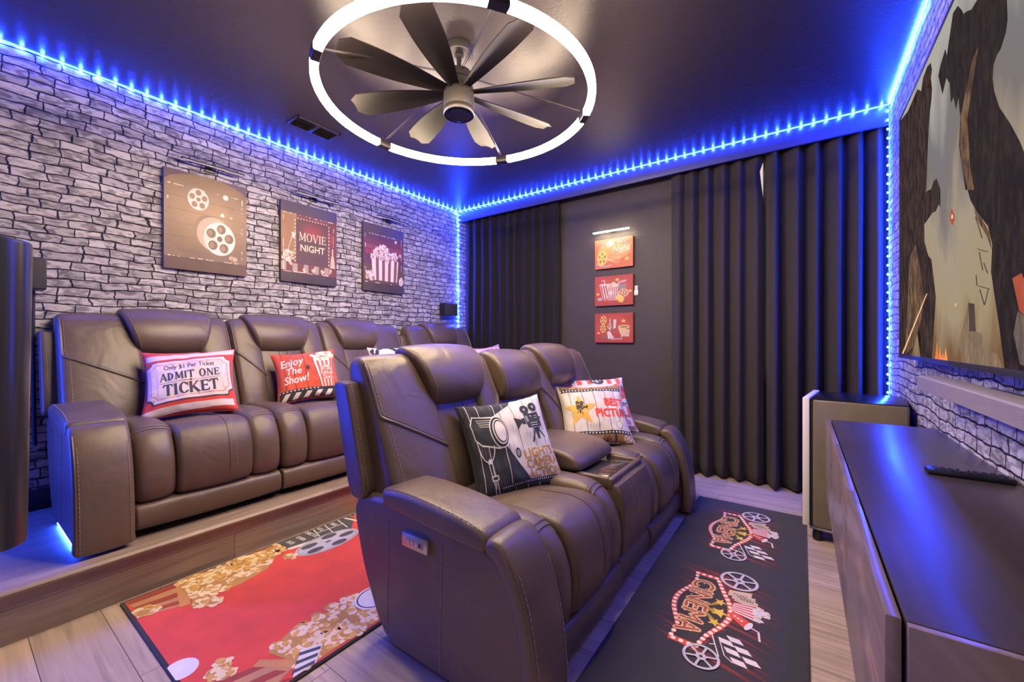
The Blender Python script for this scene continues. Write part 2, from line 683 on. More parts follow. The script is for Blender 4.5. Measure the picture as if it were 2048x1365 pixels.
class Art:
    """printed shapes in (u,v); every shape has a layer so overlaps keep their order"""

    def __init__(self):
        self.items = []          # (layer, colour key, verts, faces)
        self.T = lambda u, v: (u, v)

    def raw(self, vs, fs, col, L):
        self.items.append((L, col, [self.T(*p) for p in vs], fs))

    def poly(self, pts, col, L=1):
        self.raw(pts, [tuple(range(len(pts)))], col, L)

    def rect(self, u0, v0, u1, v1, col, L=1):
        self.poly([(u0, v0), (u1, v0), (u1, v1), (u0, v1)], col, L)

    def ell(self, cu, cv, ru, rv, col, L=1, n=28, a0=0, a1=2 * PI, rot=0):
        c, s = math.cos(rot), math.sin(rot)
        pts = []
        full = abs(a1 - a0 - 2 * PI) < 1e-6
        for i in range(n if full else n + 1):
            a = a0 + (a1 - a0) * i / n
            x, y = ru * math.cos(a), rv * math.sin(a)
            pts.append((cu + x * c - y * s, cv + x * s + y * c))
        self.poly(pts, col, L)

    def ring(self, cu, cv, ru, rv, w, col, L=1, n=32, a0=0, a1=2 * PI):
        vs, fs = [], []
        for i in range(n + 1):
            a = a0 + (a1 - a0) * i / n
            vs.append((cu + ru * math.cos(a), cv + rv * math.sin(a)))
            vs.append((cu + (ru - w) * math.cos(a), cv + (rv - w) * math.sin(a)))
        for i in range(n):
            fs.append((2 * i, 2 * i + 1, 2 * i + 3, 2 * i + 2))
        self.raw(vs, fs, col, L)

    def line(self, pts, w, col, L=1):
        vs, fs = [], []
        k = len(pts)
        for i, p in enumerate(pts):
            a = Vector(pts[max(0, i - 1)])
            b = Vector(pts[min(k - 1, i + 1)])
            t = (b - a)
            t = t.normalized() if t.length > 0 else Vector((1, 0))
            n_ = Vector((-t.y, t.x)) * w / 2
            vs += [tuple(Vector(p) + n_), tuple(Vector(p) - n_)]
        for i in range(k - 1):
            fs.append((2 * i, 2 * i + 1, 2 * i + 3, 2 * i + 2))
        self.raw(vs, fs, col, L)

    def star(self, cu, cv, r, col, L=1, k=0.42, rot=PI / 2, n=5):
        self.poly([(cu + (r if i % 2 == 0 else r * k) * math.cos(rot + i * PI / n),
                    cv + (r if i % 2 == 0 else r * k) * math.sin(rot + i * PI / n)) for i in range(2 * n)], col, L)

    def text(self, s, u, v, h, col, L=1, width=None, bold=0.0, shear=0.0, rot=0.0, align='C', spacing=1.0, caps_h=None):
        """h = height of the whole string box (or of a capital with caps_h='cap')"""
        vs, ts, bb = text_tris(s, 0.0, shear, spacing)
        if caps_h:
            cb = text_tris('H', 0.0, 0, 1.0)[2]
            sc = h / (cb[3] - cb[1])
            v0 = cb[1]
        else:
            sc = h / (bb[3] - bb[1])
            v0 = bb[1]
        su = sc if width is None else width / (bb[2] - bb[0])
        wd = (bb[2] - bb[0]) * su
        ox = {'C': -wd / 2, 'L': 0, 'R': -wd}[align]
        c, s_ = math.cos(rot), math.sin(rot)
        out = []
        for x, y in vs:
            X, Y = (x - bb[0]) * su + ox, (y - v0) * sc
            out.append((u + X * c - Y * s_, v + X * s_ + Y * c))
        self.raw(out, ts, col, L)
        if bold:
            d = bold * sc * 0.9
            for i in range(6):
                a = PI / 3 * i + 0.2
                self.raw([(x + d * math.cos(a), y + d * math.sin(a)) for x, y in out], ts, col, L)

    def serif(self, s, u, v, h, width, col, L=1, rot=0.0, thick=0.17, thin=0.07):
        """old-style capitals with thick and thin strokes and foot serifs, fitted to a width"""
        G = {
            'A': (0.95, [(0.12, 0, 0.47, 1, thin), (0.47, 1, 0.82, 0, thick), (0.25, 0.33, 0.68, 0.33, thin)], [], [(0.12, 0), (0.82, 0)]),
            'D': (0.9, [(0.2, 0, 0.2, 1, thick)], [(0.2, 0.5, 0.58, 0.5, -90, 90)], [(0.2, 0), (0.2, 1)]),
            'M': (1.1, [(0.17, 0, 0.2, 1, thin), (0.2, 1, 0.55, 0.1, thick), (0.55, 0.1, 0.9, 1, thin), (0.9, 1, 0.93, 0, thick)], [], [(0.17, 0), (0.93, 0), (0.15, 1), (0.95, 1)]),
            'I': (0.42, [(0.21, 0, 0.21, 1, thick)], [], [(0.21, 0), (0.21, 1)]),
            'T': (0.86, [(0.43, 0, 0.43, 1, thick), (0.06, 0.96, 0.8, 0.96, thin), (0.08, 0.98, 0.05, 0.76, thin), (0.78, 0.98, 0.81, 0.76, thin)], [], [(0.43, 0)]),
            'O': (0.98, [], [(0.49, 0.5, 0.43, 0.52, 0, 360)], []),
            'N': (0.98, [(0.18, 0, 0.18, 1, thin), (0.18, 1, 0.8, 0, thick), (0.8, 0, 0.8, 1, thin)], [], [(0.18, 0), (0.15, 1), (0.8, 1)]),
            'E': (0.82, [(0.2, 0, 0.2, 1, thick), (0.2, 0.96, 0.72, 0.96, thin), (0.2, 0.52, 0.6, 0.52, thin), (0.2, 0.04, 0.76, 0.04, thin), (0.71, 0.98, 0.73, 0.78, thin), (0.6, 0.64, 0.6, 0.4, thin), (0.74, 0.02, 0.78, 0.24, thin)], [], [(0.17, 0), (0.17, 1)]),
            'C': (0.86, [(0.79, 0.95, 0.8, 0.68, thin), (0.78, 0.14, 0.84, 0.24, thin)], [(0.49, 0.5, 0.43, 0.52, 48, 318)], []),
            'K': (0.98, [(0.2, 0, 0.2, 1, thick), (0.25, 0.42, 0.78, 1, thin), (0.38, 0.56, 0.86, 0, thick)], [], [(0.2, 0), (0.2, 1), (0.78, 1), (0.88, 0)]),
            'V': (0.95, [(0.13, 1, 0.47, 0, thick), (0.47, 0, 0.82, 1, thin)], [], [(0.13, 1), (0.82, 1)]),
            ' ': (0.5, [], [], []),
        }
        tot = sum(G[c][0] for c in s)
        su = width / tot
        c_, s_ = math.cos(rot), math.sin(rot)
        old = self.T
        x0 = -width / 2
        for ch in s:
            adv, strokes, arcs, serifs = G[ch]

            def TT(a, b, x0=x0):
                X, Y = x0 + a * su, b * h
                return old(u + X * c_ - Y * s_, v + X * s_ + Y * c_)
            self.T = TT
            for (a, b, c, d, w) in strokes:
                self.line([(a, b), (c, d)], w, col, L)
            for (cx, cy, rx, ry, a0, a1) in arcs:
                vs, fs = [], []
                for i in range(31):
                    t = math.radians(a0 + (a1 - a0) * i / 30)
                    w = thin + (thick - thin) * abs(math.cos(t))
                    vs.append((cx + rx * math.cos(t), cy + ry * math.sin(t)))
                    vs.append((cx + (rx - w) * math.cos(t), cy + (ry - w * 0.8) * math.sin(t)))
                for i in range(30):
                    fs.append((2 * i, 2 * i + 1, 2 * i + 3, 2 * i + 2))
                self.raw(vs, fs, col, L)
            for (sx, sy) in serifs:
                self.rect(sx - 0.16, sy - (0.0 if sy < 0.5 else 0.055), sx + 0.16, sy + (0.055 if sy < 0.5 else 0.0), col, L)
            x0 += adv * su
        self.T = old

    def reel(self, cu, cv, ru, rv, col, hole, L=2, n=5, hub=0.16, hr=0.27, hd=0.6, rot=0.3):
        """film reel: disc with round windows"""
        self.ell(cu, cv, ru, rv, col, L)
        for i in range(n):
            a = rot + 2 * PI * i / n
            self.ell(cu + ru * hd * math.cos(a), cv + rv * hd * math.sin(a), ru * hr, rv * hr, hole, L + 1, 16)
        self.ell(cu, cv, ru * hub, rv * hub, hole, L + 1, 14)

    def glow(self, cu, cv, ru, rv, c0, c1, cols, L, n=7, seg=40):
        """soft printed glow: nested ellipses blended from c0 (rim) to c1 (middle); adds the blends to cols"""
        for i in range(n):
            t = (i + 1) / n
            k = '%s_%s_%d' % (c0, c1, i)
            cols[k] = tuple(a + (b - a) * t for a, b in zip(cols[c0], cols[c1]))
            f = 1 - i / n
            self.raw([(cu + ru * f * math.cos(2 * PI * j / seg), cv + rv * f * math.sin(2 * PI * j / seg)) for j in range(seg)], [tuple(range(seg))], k, L + i * 0.12)

    def popcorn(self, cu, cv, ru, rv, n, cols, L=3, size=0.2, rnd=None, inside=None):
        """heap of popped kernels; cols = (light, cream, brown)"""
        R = rnd or random
        for i in range(n):
            for _ in range(40):
                a, q = R.uniform(-1, 1), R.uniform(-1, 1)
                uu, vv = cu + a * ru, cv + q * rv
                if (inside(uu, vv) if inside else a * a + q * q < 1):
                    break
            s = size * R.uniform(0.75, 1.25)
            lay = L + (i % 4) * 0.9
            self.ell(uu - s * 0.12, vv - s * 0.12, s * 0.92, s * 0.80, cols[2], lay, 11)
            for j in range(4):
                t = R.uniform(0, 2 * PI)
                self.ell(uu + s * 0.5 * math.cos(t), vv + s * 0.5 * math.sin(t), s * R.uniform(0.5, 0.78), s * R.uniform(0.4, 0.6), cols[0] if j < 3 else cols[1], lay + 0.3, 9, rot=t)
            self.ell(uu, vv, s * 0.26, s * 0.16, cols[2] if i % 2 else cols[1], lay + 0.6, 7, rot=R.uniform(0, 3))

    def fill(self, mb, keys, mapf, step=0.0003, base=0.0004, maxlen=None):
        """append to mesh builder; keys = dict colour -> material index; mapf(u,v,h) -> point"""
        for idx, (L, col, vs, fs) in enumerate(self.items):
            bm = bmesh.new()
            bv = [bm.verts.new((p[0], p[1], 0)) for p in vs]
            for f in fs:
                if len(set(f)) == len(f):
                    try:
                        bm.faces.new([bv[i] for i in f])
                    except ValueError:
                        pass
            bmesh.ops.triangulate(bm, faces=[f for f in bm.faces if len(f.verts) > 3])
            if maxlen:
                for _ in range(5):
                    es = [e for e in bm.edges if e.calc_length() > maxlen]
                    if not es:
                        break
                    bmesh.ops.subdivide_edges(bm, edges=es, cuts=1)
                    bmesh.ops.triangulate(bm, faces=[f for f in bm.faces if len(f.verts) > 3])
            for f in bm.faces:
                f.normal_update()
                if f.normal.z < 0:
                    f.normal_flip()
            h = base + L * step + (idx % 47) * step / 48
            bm.verts.index_update()
            mb.add([mapf(w.co.x, w.co.y, h) for w in bm.verts], [[w.index for w in f.verts] for f in bm.faces], keys[col], True)
            bm.free()


def palette(cols, prefix, rough=0.75, **kw):
    """dict name->rgb to (index dict, list of materials); index 0 is the base material"""
    keys, ms = {}, []
    for i, (k, c) in enumerate(cols.items()):
        keys[k] = i
        ms.append(mat(prefix + ' ' + k, c, rough, **kw))
    return keys, ms

# ================================================================== the setting
mb = MB(); mb.box(XB - 0.1, XT + 0.1, YN, YW + 0.1, -0.1, 0.0)
struct('floor', mb, M_FLOOR)
mb = MB(); mb.box(XB - 0.1, XT + 0.1, YN, YW + 0.1, HC, HC + 0.1)
struct('ceiling', mb, M_CEIL)
mb = MB(); mb.box(XB - 0.1, XB, YN, YW, 0, HC)
struct('wall_left', mb, M_STONE)
mb = MB(); mb.box(XT, XT + 0.1, YN, YW, 0, HC)
struct('wall_right', mb, M_STONE)
# dark wall with the window opening behind the right-hand curtains
WX0, WX1, WZ0, WZ1 = -0.62, 0.2, 0.75, 2.42
mb = MB()
mb.box(XB, WX0, YW, YW + 0.1, 0, HC)
mb.box(WX1, XT, YW, YW + 0.1, 0, HC)
mb.box(WX0, WX1, YW, YW + 0.1, 0, WZ0)
mb.box(WX0, WX1, YW, YW + 0.1, WZ1, HC)
struct('wall_far', mb, M_DARKWALL)
mb = MB()
for a in ((WX0, WX0 + 0.05, WZ0, WZ1), (WX1 - 0.05, WX1, WZ0, WZ1), (WX0, WX1, WZ0, WZ0 + 0.05), (WX0, WX1, WZ1 - 0.05, WZ1), (-0.235, -0.195, WZ0, WZ1)):
    mb.box(a[0], a[1], YW + 0.02, YW + 0.07, a[2], a[3], 0.004)
win = struct('window_1', mb, M_WHITE)
mb = MB(); mb.box(WX0 + 0.04, WX1 - 0.04, YW + 0.04, YW + 0.05, WZ0 + 0.04, WZ1 - 0.04)
obj('window_pane', mb, emat('daylit frosted pane', (1.0, 0.80, 0.72), 0.85), win)
YNW = -0.45
mb = MB(); mb.box(XB, -0.75, YNW - 0.1, YNW, 0, HC)  # unseen wall added to hold the corner strip and block fill light
wnear = struct('wall_near_added', mb, M_DARKWALL)
# pelmet box over the curtains
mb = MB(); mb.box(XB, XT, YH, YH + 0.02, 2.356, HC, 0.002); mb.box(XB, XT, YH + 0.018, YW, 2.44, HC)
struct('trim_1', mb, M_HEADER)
mb = MB(); mb.box(XB, XB + 0.015, YN, YW, ZP, ZP + 0.10, 0.004)
struct('baseboard_left', mb, M_MATTE)
mb = MB(); mb.box(-1.88, -0.9, YW - 0.015, YW, 0, 0.10, 0.004)
struct('baseboard_far', mb, M_MATTE)
# raised platform with a rounded nosing
mb = MB()
mb.box(XB, XP - 0.02, YN, YW, 0, ZP - 0.002)
pl = struct('platform', mb, M_PLAT)
mb = MB()
nose = [(XP - 0.045, ZP), (XP + 0.004, ZP), (XP + 0.014, ZP - 0.004), (XP + 0.019, ZP - 0.013), (XP + 0.014, ZP - 0.023), (XP, ZP - 0.03), (XP - 0.02, ZP - 0.032), (XP - 0.045, ZP - 0.03)]
mb.prism(nose, 'y', YN, YW)
obj('nosing', mb, M_PLAT, pl)

# ceiling air vent
mb = MB()
vt = thing('air_vent', 'dark ceiling air register with louvres left of the ring fan', 'vent', (-2.69, 1.47, HC))
mb = MB()
for a in ((-0.075, 0.075, -0.15, -0.135), (-0.075, 0.075, 0.135, 0.15), (-0.075, -0.06, -0.15, 0.15), (0.06, 0.075, -0.15, 0.15), (-0.06, 0.06, -0.012, 0.012)):
    mb.box(-2.69 + a[0], -2.69 + a[1], 1.47 + a[2], 1.47 + a[3], HC - 0.008, HC + 0.001, 0.002)
obj('frame', mb, M_CEIL, vt)
for i in range(7):
    for (ya, yb) in ((-0.133, -0.014), (0.014, 0.133)):
        mb = MB()
        x = -2.69 - 0.052 + i * 0.0172
        mb.prism([(x - 0.006, HC - 0.001), (x + 0.006, HC - 0.012), (x + 0.007, HC - 0.011), (x - 0.005, HC)], 'y', 1.47 + ya, 1.47 + yb)
        obj('louvre', mb, M_DKMETAL, vt)

# ================================================================== led strips


def led_strip(name, label, a, b, into, spacing=0.066, bead_from=0.0, tape=None):
    """adhesive tape from a to b, emitting face turned along 'into', one bead every few centimetres"""
    a, b, into = Vector(a), Vector(b), Vector(into).normalized()
    d = (b - a)
    ln = d.length
    d.normalize()
    side = d.cross(into)
    t = MB()
    vs = []
    for p in (a, b):
        for (s, k) in ((-0.0045, 0.0), (-0.0045, 0.0022), (0.0045, 0.0022), (0.0045, 0.0)):
            vs.append(p + side * s + into * (k + 0.0004))
    t.add(vs, [(0, 1, 5, 4), (1, 2, 6, 5), (2, 3, 7, 6), (3, 0, 4, 7), (0, 3, 2, 1), (4, 5, 6, 7)], 0, False)
    o = obj(name, t, tape or M_LEDT)
    tag(o, label, 'led strip', 'blue led strips along the room edges')
    n = int(ln / spacing)
    first = None
    for i in range(n):
        s = (i + 0.5) * ln / n
        if s < bead_from:
            continue
        p = a + d * s + into * 0.0085
        if first is None:
            m_ = MB()
            q = Matrix((d, side, into)).transposed()
            bm = bmesh.new()
            bmesh.ops.create_icosphere(bm, subdivisions=1, radius=1.0)
            for w in bm.verts:
                w.co = q @ Vector((w.co.x * 0.0065, w.co.y * 0.0045, w.co.z * 0.0045))
            m_.bm(bm)
            first = obj('led_bead', m_, M_LEDB, o, local=True)
            first.location = p
        else:
            c = first.copy()
            COL.objects.link(c)
            c.parent = o
            c.location = p
    return o


led_strip('led_strip', 'blue led strip along ceiling edge above the posters on the stone wall', (XB + 0.0035, 0.0, HC - 0.0035), (XB + 0.0035, YH - 0.006, HC - 0.0035), (1, 0, -0.9))
led_strip('led_strip', 'blue led strip along the pelmet above the curtains', (XB + 0.006, YH - 0.0035, HC - 0.0035), (XT - 0.006, YH - 0.0035, HC - 0.0035), (0, -1, -0.9))
led_strip('led_strip', 'blue led strip along ceiling edge above the television', (XT - 0.0035, 1.7, HC - 0.0035), (XT - 0.0035, YH - 0.006, HC - 0.0035), (-1, 0, -0.9), 0.040)
led_strip('led_strip', 'vertical blue led strip in corner behind small wall speaker, left of the dark curtains', (XB + 0.003, YH - 0.003, 0.95), (XB + 0.003, YH - 0.003, HC - 0.014), (1, 0.1, 0), 0.055)
led_strip('led_strip', 'vertical blue led strip in corner between curtains and television', (XT - 0.003, YH - 0.003, 0.70), (XT - 0.003, YH - 0.003, HC - 0.014), (-1, 0.15, 0), 0.055)

mb = MB(); mb.box(XB + 0.002, XB + 0.008, YNW + 0.002, YNW + 0.011, 0.24, HC - 0.02)
obj('unseen_corner_led', mb, emat('strong blue led tape', (0.012, 0.06, 1.0), 900.0), wnear)  # out-of-view strip added as source of the blue light at left

# ================================================================== ceiling fan with ring light
FC = Vector((-1.37, 1.477, 0))
fan = thing('ceiling_fan', 'dark ceiling fan inside a large glowing ring light', 'ceiling fan', (FC.x, FC.y, HC))
mb = MB()
mb.lathe([(0.060, HC), (0.068, HC - 0.004), (0.068, HC - 0.036), (0.064, HC - 0.042), (0.022, HC - 0.043), (0.020, HC - 0.056), (0.012, HC - 0.062)], FC, 40)
obj('canopy', mb, M_DKMETAL, fan)
mb = MB(); mb.lathe([(0.0115, HC - 0.05), (0.0115, 2.35)], FC, 16)
obj('downrod', mb, M_BLACK, fan)
mb = MB()
mb.lathe([(0.012, 2.362), (0.05, 2.36), (0.062, 2.352), (0.065, 2.335), (0.065, 2.315), (0.058, 2.312), (0.058, 2.29), (0.070, 2.282), (0.074, 2.25), (0.075, 2.18), (0.0745, 2.178), (0.0745, 2.174), (0.0755, 2.172), (0.0755, 2.15), (0.073, 2.146), (0.0705, 2.146), (0.068, 2.151), (0.060, 2.151)], FC, 48)
hub = obj('motor_housing', mb, M_DKMETAL, fan)
mb = MB(); mb.lathe([(0.060, 2.153), (0.0575, 2.145), (0.054, 2.1445), (0.050, 2.148), (0.002, 2.1485)], FC, 40)
obj('end_cap', mb, mat('glossy dark cap', (0.03, 0.03, 0.035), 0.12), hub)
M_BLADE = mat('smoky brown fan blade', (0.008, 0.006, 0.0065), 0.65, spec=0.1)
for k in range(8):
    mb = MB()
    a = math.radians(-20 + 45 * k)
    ca, sa = math.cos(a), math.sin(a)
    vs, fs = [], []
    ns, nc = 12, 4
    for i in range(ns + 1):
        t = i / ns
        r = 0.06 + 0.50 * t
        wd = 0.020 + 0.042 * math.sin(min(1, t * 1.25) * PI / 2) * (1 if t < 0.93 else math.sqrt(max(0.12, 1 - ((t - 0.93) / 0.07) ** 2)))
        for top in (0, 1):
            for j in range(nc + 1):
                q = (j / nc - 0.5) * 2 * wd
                z = 2.262 + q * 0.28 - 0.008 * (2 * j / nc - 1) ** 2 + (0.003 if top else -0.003)
                vs.append((FC.x + r * ca - q * sa, FC.y + r * sa + q * ca, z))
    w = 2 * (nc + 1)
    for i in range(ns):
        for j in range(nc):
            fs.append((i * w + j, i * w + j + 1, (i + 1) * w + j + 1, (i + 1) * w + j))
            b = nc + 1
            fs.append((i * w + b + j, (i + 1) * w + b + j, (i + 1) * w + b + j + 1, i * w + b + j + 1))
        for j in (0, nc):
            fs.append((i * w + j, (i + 1) * w + j, (i + 1) * w + nc + 1 + j, i * w + nc + 1 + j))
    for i in (0, ns):
        fs.append(tuple(i * w + j for j in range(nc + 1)) + tuple(i * w + nc + 1 + j for j in reversed(range(nc + 1))))
    mb.add(vs, fs)
    obj('blade', mb, M_BLADE, fan)
RR, ZR = 0.640, 2.20
conn = [-109.5, -35.2, 44.5, 107.7, 176.2]
gap = 3.2
for i in range(5):
    a0, a1 = conn[i] + gap, (conn[(i + 1) % 5] + (360 if i == 4 else 0)) - gap
    # led segment: rounded square tube
    vs, fs = [], []
    n = 28
    sec = [(-0.014, -0.017), (-0.017, -0.012), (-0.017, 0.012), (-0.014, 0.016), (0.014, 0.016), (0.017, 0.012), (0.017, -0.012), (0.014, -0.017)]
    for j in range(n + 1):
        a = math.radians(a0 + (a1 - a0) * j / n)
        for (dr, dz) in sec:
            vs.append((FC.x + (RR + dr) * math.cos(a), FC.y + (RR + dr) * math.sin(a), ZR + dz))
    k = len(sec)
    for j in range(n):
        for q in range(k):
            fs.append((j * k + q, j * k + (q + 1) % k, (j + 1) * k + (q + 1) % k, (j + 1) * k + q))
    fs += [tuple(range(k)), tuple(n * k + q for q in range(k))]
    mb = MB(); mb.add(vs, fs)
    mb.m = [1 if (i < n * k and i % k in (3, 4)) or (i < n * k and i % k == 2 and False) else 0 for i in range(len(mb.f))]
    obj('ring_light', mb, [M_RING, M_DKMETAL], fan)
    # connector sleeve
    a = math.radians(conn[i])
    vs, fs = [], []
    n = 6
    for j in range(n + 1):
        aa = math.radians(conn[i] + (j / n - 0.5) * 2 * (gap + 0.15))
        for (dr, dz) in sec:
            vs.append((FC.x + (RR + dr * 1.12) * math.cos(aa), FC.y + (RR + dr * 1.12) * math.sin(aa), ZR + dz * 1.12))
    for j in range(n):
        for q in range(k):
            fs.append((j * k + q, j * k + (q + 1) % k, (j + 1) * k + (q + 1) % k, (j + 1) * k + q))
    fs += [tuple(range(k)), tuple(n * k + q for q in range(k))]
    mb = MB(); mb.add(vs, fs)
    cn = obj('connector', mb, M_DKMETAL, fan)
    mb = MB()
    for off in (-0.004, 0.004):
        px_, py_ = -math.sin(a) * off, math.cos(a) * off
        mb.tube([(FC.x + RR * math.cos(a) + px_, FC.y + RR * math.sin(a) + py_, ZR + 0.016), (FC.x + 0.062 * math.cos(a) + px_, FC.y + 0.062 * math.sin(a) + py_, 2.335)], 0.0016, 6)
    obj('support_cable', mb, M_DKMETAL, cn)

# ================================================================== recliners


def make_recliner(root, xf, z0, ya, seats, consoles, y_end, usb=False, glow=None):
    """one reclining sofa facing +X. seats = [(y centre, width)], consoles = [(y centre, width)]; arms at both ends"""
    AW = 0.18

    def X(u):
        return xf + u

    def prof(c, n=44):
        return [(X(p.x), z0 + p.y) for p in smooth_closed(c, n)]
    # dark base frame under the seats
    mb = MB(); mb.box(X(-0.62), X(-0.09), ya + 0.06, y_end - 0.06, z0 + 0.002, z0 + 0.12, 0.006)
    obj('base_frame', mb, M_MATTE, root)
    # ---- arms
    for end in (0, 1):
        o0, o1 = (ya, ya + AW) if end == 0 else (y_end - AW, y_end)
        sg = 1 if end == 0 else -1
        out = o0 if end == 0 else o1          # outer face
        inn = o1 if end == 0 else o0
        side = [(-0.56, 0.02), (-0.615, 0.075), (-0.70, 0.235), (-0.728, 0.32), (-0.76, 0.44), (-0.745, 0.475), (-0.70, 0.50), (-0.575, 0.505),
                (-0.13, 0.47), (-0.085, 0.455), (-0.045, 0.40), (-0.012, 0.33), (0.010, 0.24), (0.02, 0.14), (0.02, 0.02)]
        lo, hi = min(out, inn), max(out, inn)
        mb = MB()
        mb.loft([(X(p[0]), z0 + p[1]) for p in dense(side, 0.03)], lo + 0.008, hi - 0.004, 0.022, 0.004)
        arm = obj('armrest', mb, M_LEATHER, root)
        bv = mb.bvh()
        # padded top
        pad = [(-0.572, 0.500), (-0.578, 0.522), (-0.560, 0.545), (-0.45, 0.550), (-0.28, 0.538), (-0.16, 0.518), (-0.128, 0.500), (-0.122, 0.478), (-0.135, 0.455), (-0.16, 0.452), (-0.35, 0.464), (-0.56, 0.486)]
        p_ = MB()
        p_.loft(prof(pad, 48), lo - 0.006, hi + 0.004, 0.02, 0.003)
        po = obj('arm_pad', p_, M_LEATHER, arm)
        pbv = p_.bvh()
        # outer lip of the pad is perforated and stitched
        yo = out - sg * 0.0065
        st = MB()
        top = [Vector((X(u), yo + sg * 0.012, z0 + 0.8)) for u in [-0.56 + 0.42 * i / 30 for i in range(31)]]
        dashes(st, drape(pbv, top, (0, 0, -1)))
        # seams on the outer face
        for u0, u1 in ((-0.55, -0.56), (-0.30, -0.31)):
            line = [Vector((X(u0 + (u1 - u0) * i / 20), yo, z0 + 0.44 - 0.40 * i / 20)) for i in range(21)]
            dashes(st, drape(bv, line, (0, sg, 0)))
        fr = smooth_open([(-0.118, 0.462), (-0.085, 0.43), (-0.045, 0.355), (-0.026, 0.27), (-0.018, 0.16), (-0.016, 0.03)], 30)
        # front cap: a curved band over the front of the arm
        cap = MB()
        outer = smooth_open([(-0.135, 0.480), (-0.115, 0.498), (-0.075, 0.490), (-0.028, 0.425), (0.006, 0.335), (0.027, 0.23), (0.038, 0.12), (0.038, 0.02)], 26)
        inner = smooth_open([(-0.125, 0.455), (-0.105, 0.445), (-0.09, 0.43), (-0.055, 0.37), (-0.028, 0.29), (-0.012, 0.20), (-0.008, 0.12), (-0.008, 0.02)], 26)
        cap.loft([(X(p.x), z0 + p.y) for p in outer] + [(X(p.x), z0 + p.y) for p in reversed(inner)], lo - 0.004, hi - 0.006, 0.016, 0.006)
        co = obj('arm_front', cap, M_LEATHER, arm)
        for yy in (out + sg * 0.013, inn - sg * 0.022):
            ps = [Vector((X(1.0), yy, z0 + 0.03 + 0.40 * i / 40)) for i in range(41)]
            dashes(st, drape(cap.bvh(), ps, (-1, 0, 0)))
        pp = MB()
        pp.tube(drape(cap.bvh(), [Vector((X(1.0), out + sg * 0.004, z0 + 0.02 + 0.445 * i / 40)) for i in range(41)], (-1, 0, 0), 0.0), 0.0035, 6)
        obj_each('piping', pp, M_LEATHER, co)
        stitching(st, arm)
        if usb and end == 0:
            ub = MB()
            cx, cz = X(-0.408), z0 + 0.408
            yq = out - 0.002
            ub.box(cx - 0.058, cx + 0.058, yq - 0.005, yq + 0.014, cz - 0.022, cz + 0.022, 0.003)
            uo = obj('control_panel', ub, M_STEEL, arm)
            uo['label'] = 'brushed steel control panel with buttons'
            k = MB()
            k.box(cx - 0.038, cx + 0.040, yq - 0.0062, yq, cz - 0.010, cz + 0.012, 0.001)
            obj('button_strip', k, mat('grey button strip', (0.28, 0.25, 0.25), 0.4), uo)
            for i in range(3):
                k = MB(); k.box(cx - 0.034 + i * 0.018, cx - 0.019 + i * 0.018, yq - 0.0075, yq, cz - 0.008, cz + 0.008, 0.001)
                obj('button', k, M_STEEL, uo)
            k = MB(); k.box(cx + 0.024, cx + 0.030, yq - 0.0075, yq, cz - 0.006, cz + 0.006, 0.001)
            obj('port', k, M_MATTE, uo)
        # outer back wing
        wing = MB()
        wing.loft(prof([(-0.745, 0.495), (-0.665, 0.505), (-0.70, 0.66), (-0.760, 0.865), (-0.785, 0.888), (-0.83, 0.888), (-0.848, 0.868), (-0.80, 0.68)], 40), lo - 0.012 if end == 0 else hi - 0.075, lo + 0.075 if end == 0 else hi + 0.012, 0.012)
        wo = obj('back_wing', wing, M_LEATHER, root)
        st = MB()
        wy = lo - 0.012 if end == 0 else hi + 0.012
        for off in (0.02, 0.06):
            ps = [Vector((X(1), wy + sg * off, z0 + 0.50 + 0.39 * i / 30)) for i in range(31)]
            dashes(st, drape(wing.bvh(), ps, (-1, 0, 0)))
        stitching(st, wo)

    # ---- seats and backs
    inner_edges = sorted([c - w / 2 for c, w in seats + consoles] + [c + w / 2 for c, w in seats + consoles])
    bol_f = [(-0.53, 0.36), (-0.525, 0.45), (-0.585, 0.62), (-0.665, 0.80), (-0.72, 0.915), (-0.755, 0.965), (-0.80, 0.978), (-0.835, 0.955), (-0.835, 0.90), (-0.78, 0.68), (-0.71, 0.46), (-0.66, 0.36)]
    cen_f = [(-0.56, 0.36), (-0.555, 0.45), (-0.600, 0.60), (-0.685, 0.80), (-0.73, 0.90), (-0.80, 0.93), (-0.78, 0.68), (-0.71, 0.46), (-0.66, 0.36)]
    head_f = [(-0.690, 0.775), (-0.660, 0.792), (-0.640, 0.845), (-0.658, 0.915), (-0.705, 0.978), (-0.765, 1.012), (-0.815, 1.012), (-0.848, 0.985), (-0.850, 0.94), (-0.80, 0.90), (-0.74, 0.84)]
    for (c, w) in seats:
        s0, s1 = c - w / 2, c + w / 2
        b0 = s0 if s0 > ya + AW + 0.03 else ya + 0.035
        b1 = s1 if s1 < y_end - AW - 0.03 else y_end - 0.035
        ch = 0.128
        # backrest: two bolsters and a lumbar strip
        mb = MB()
        mb.loft(prof(bol_f), b0 + 0.002, c - ch, 0.028, 0.012)
        bl = mb.bvh()
        mb.loft(prof(bol_f), c + ch, b1 - 0.002, 0.028, 0.012)
        bvb = mb.bvh()
        mb.loft(prof(cen_f), c - ch - 0.012, c + ch + 0.012, 0.016, 0.006)
        ball = mb.bvh()
        bk = obj('backrest', mb, M_LEATHER, root)
        # headrest flares towards the top
        hm = MB()
        hw = 0.150

        def flare(p, c=c):
            k = 1 + 1.9 * max(0.0, p.z - (z0 + 0.78))
            return (p.x, c + (p.y - c) * k, p.z)
        hm.loft(prof(head_f), c - hw, c + hw, 0.020, 0.012, warp=flare)
        ho = obj('headrest', hm, M_LEATHER, bk)
        hb = hm.bvh()
        st = MB()
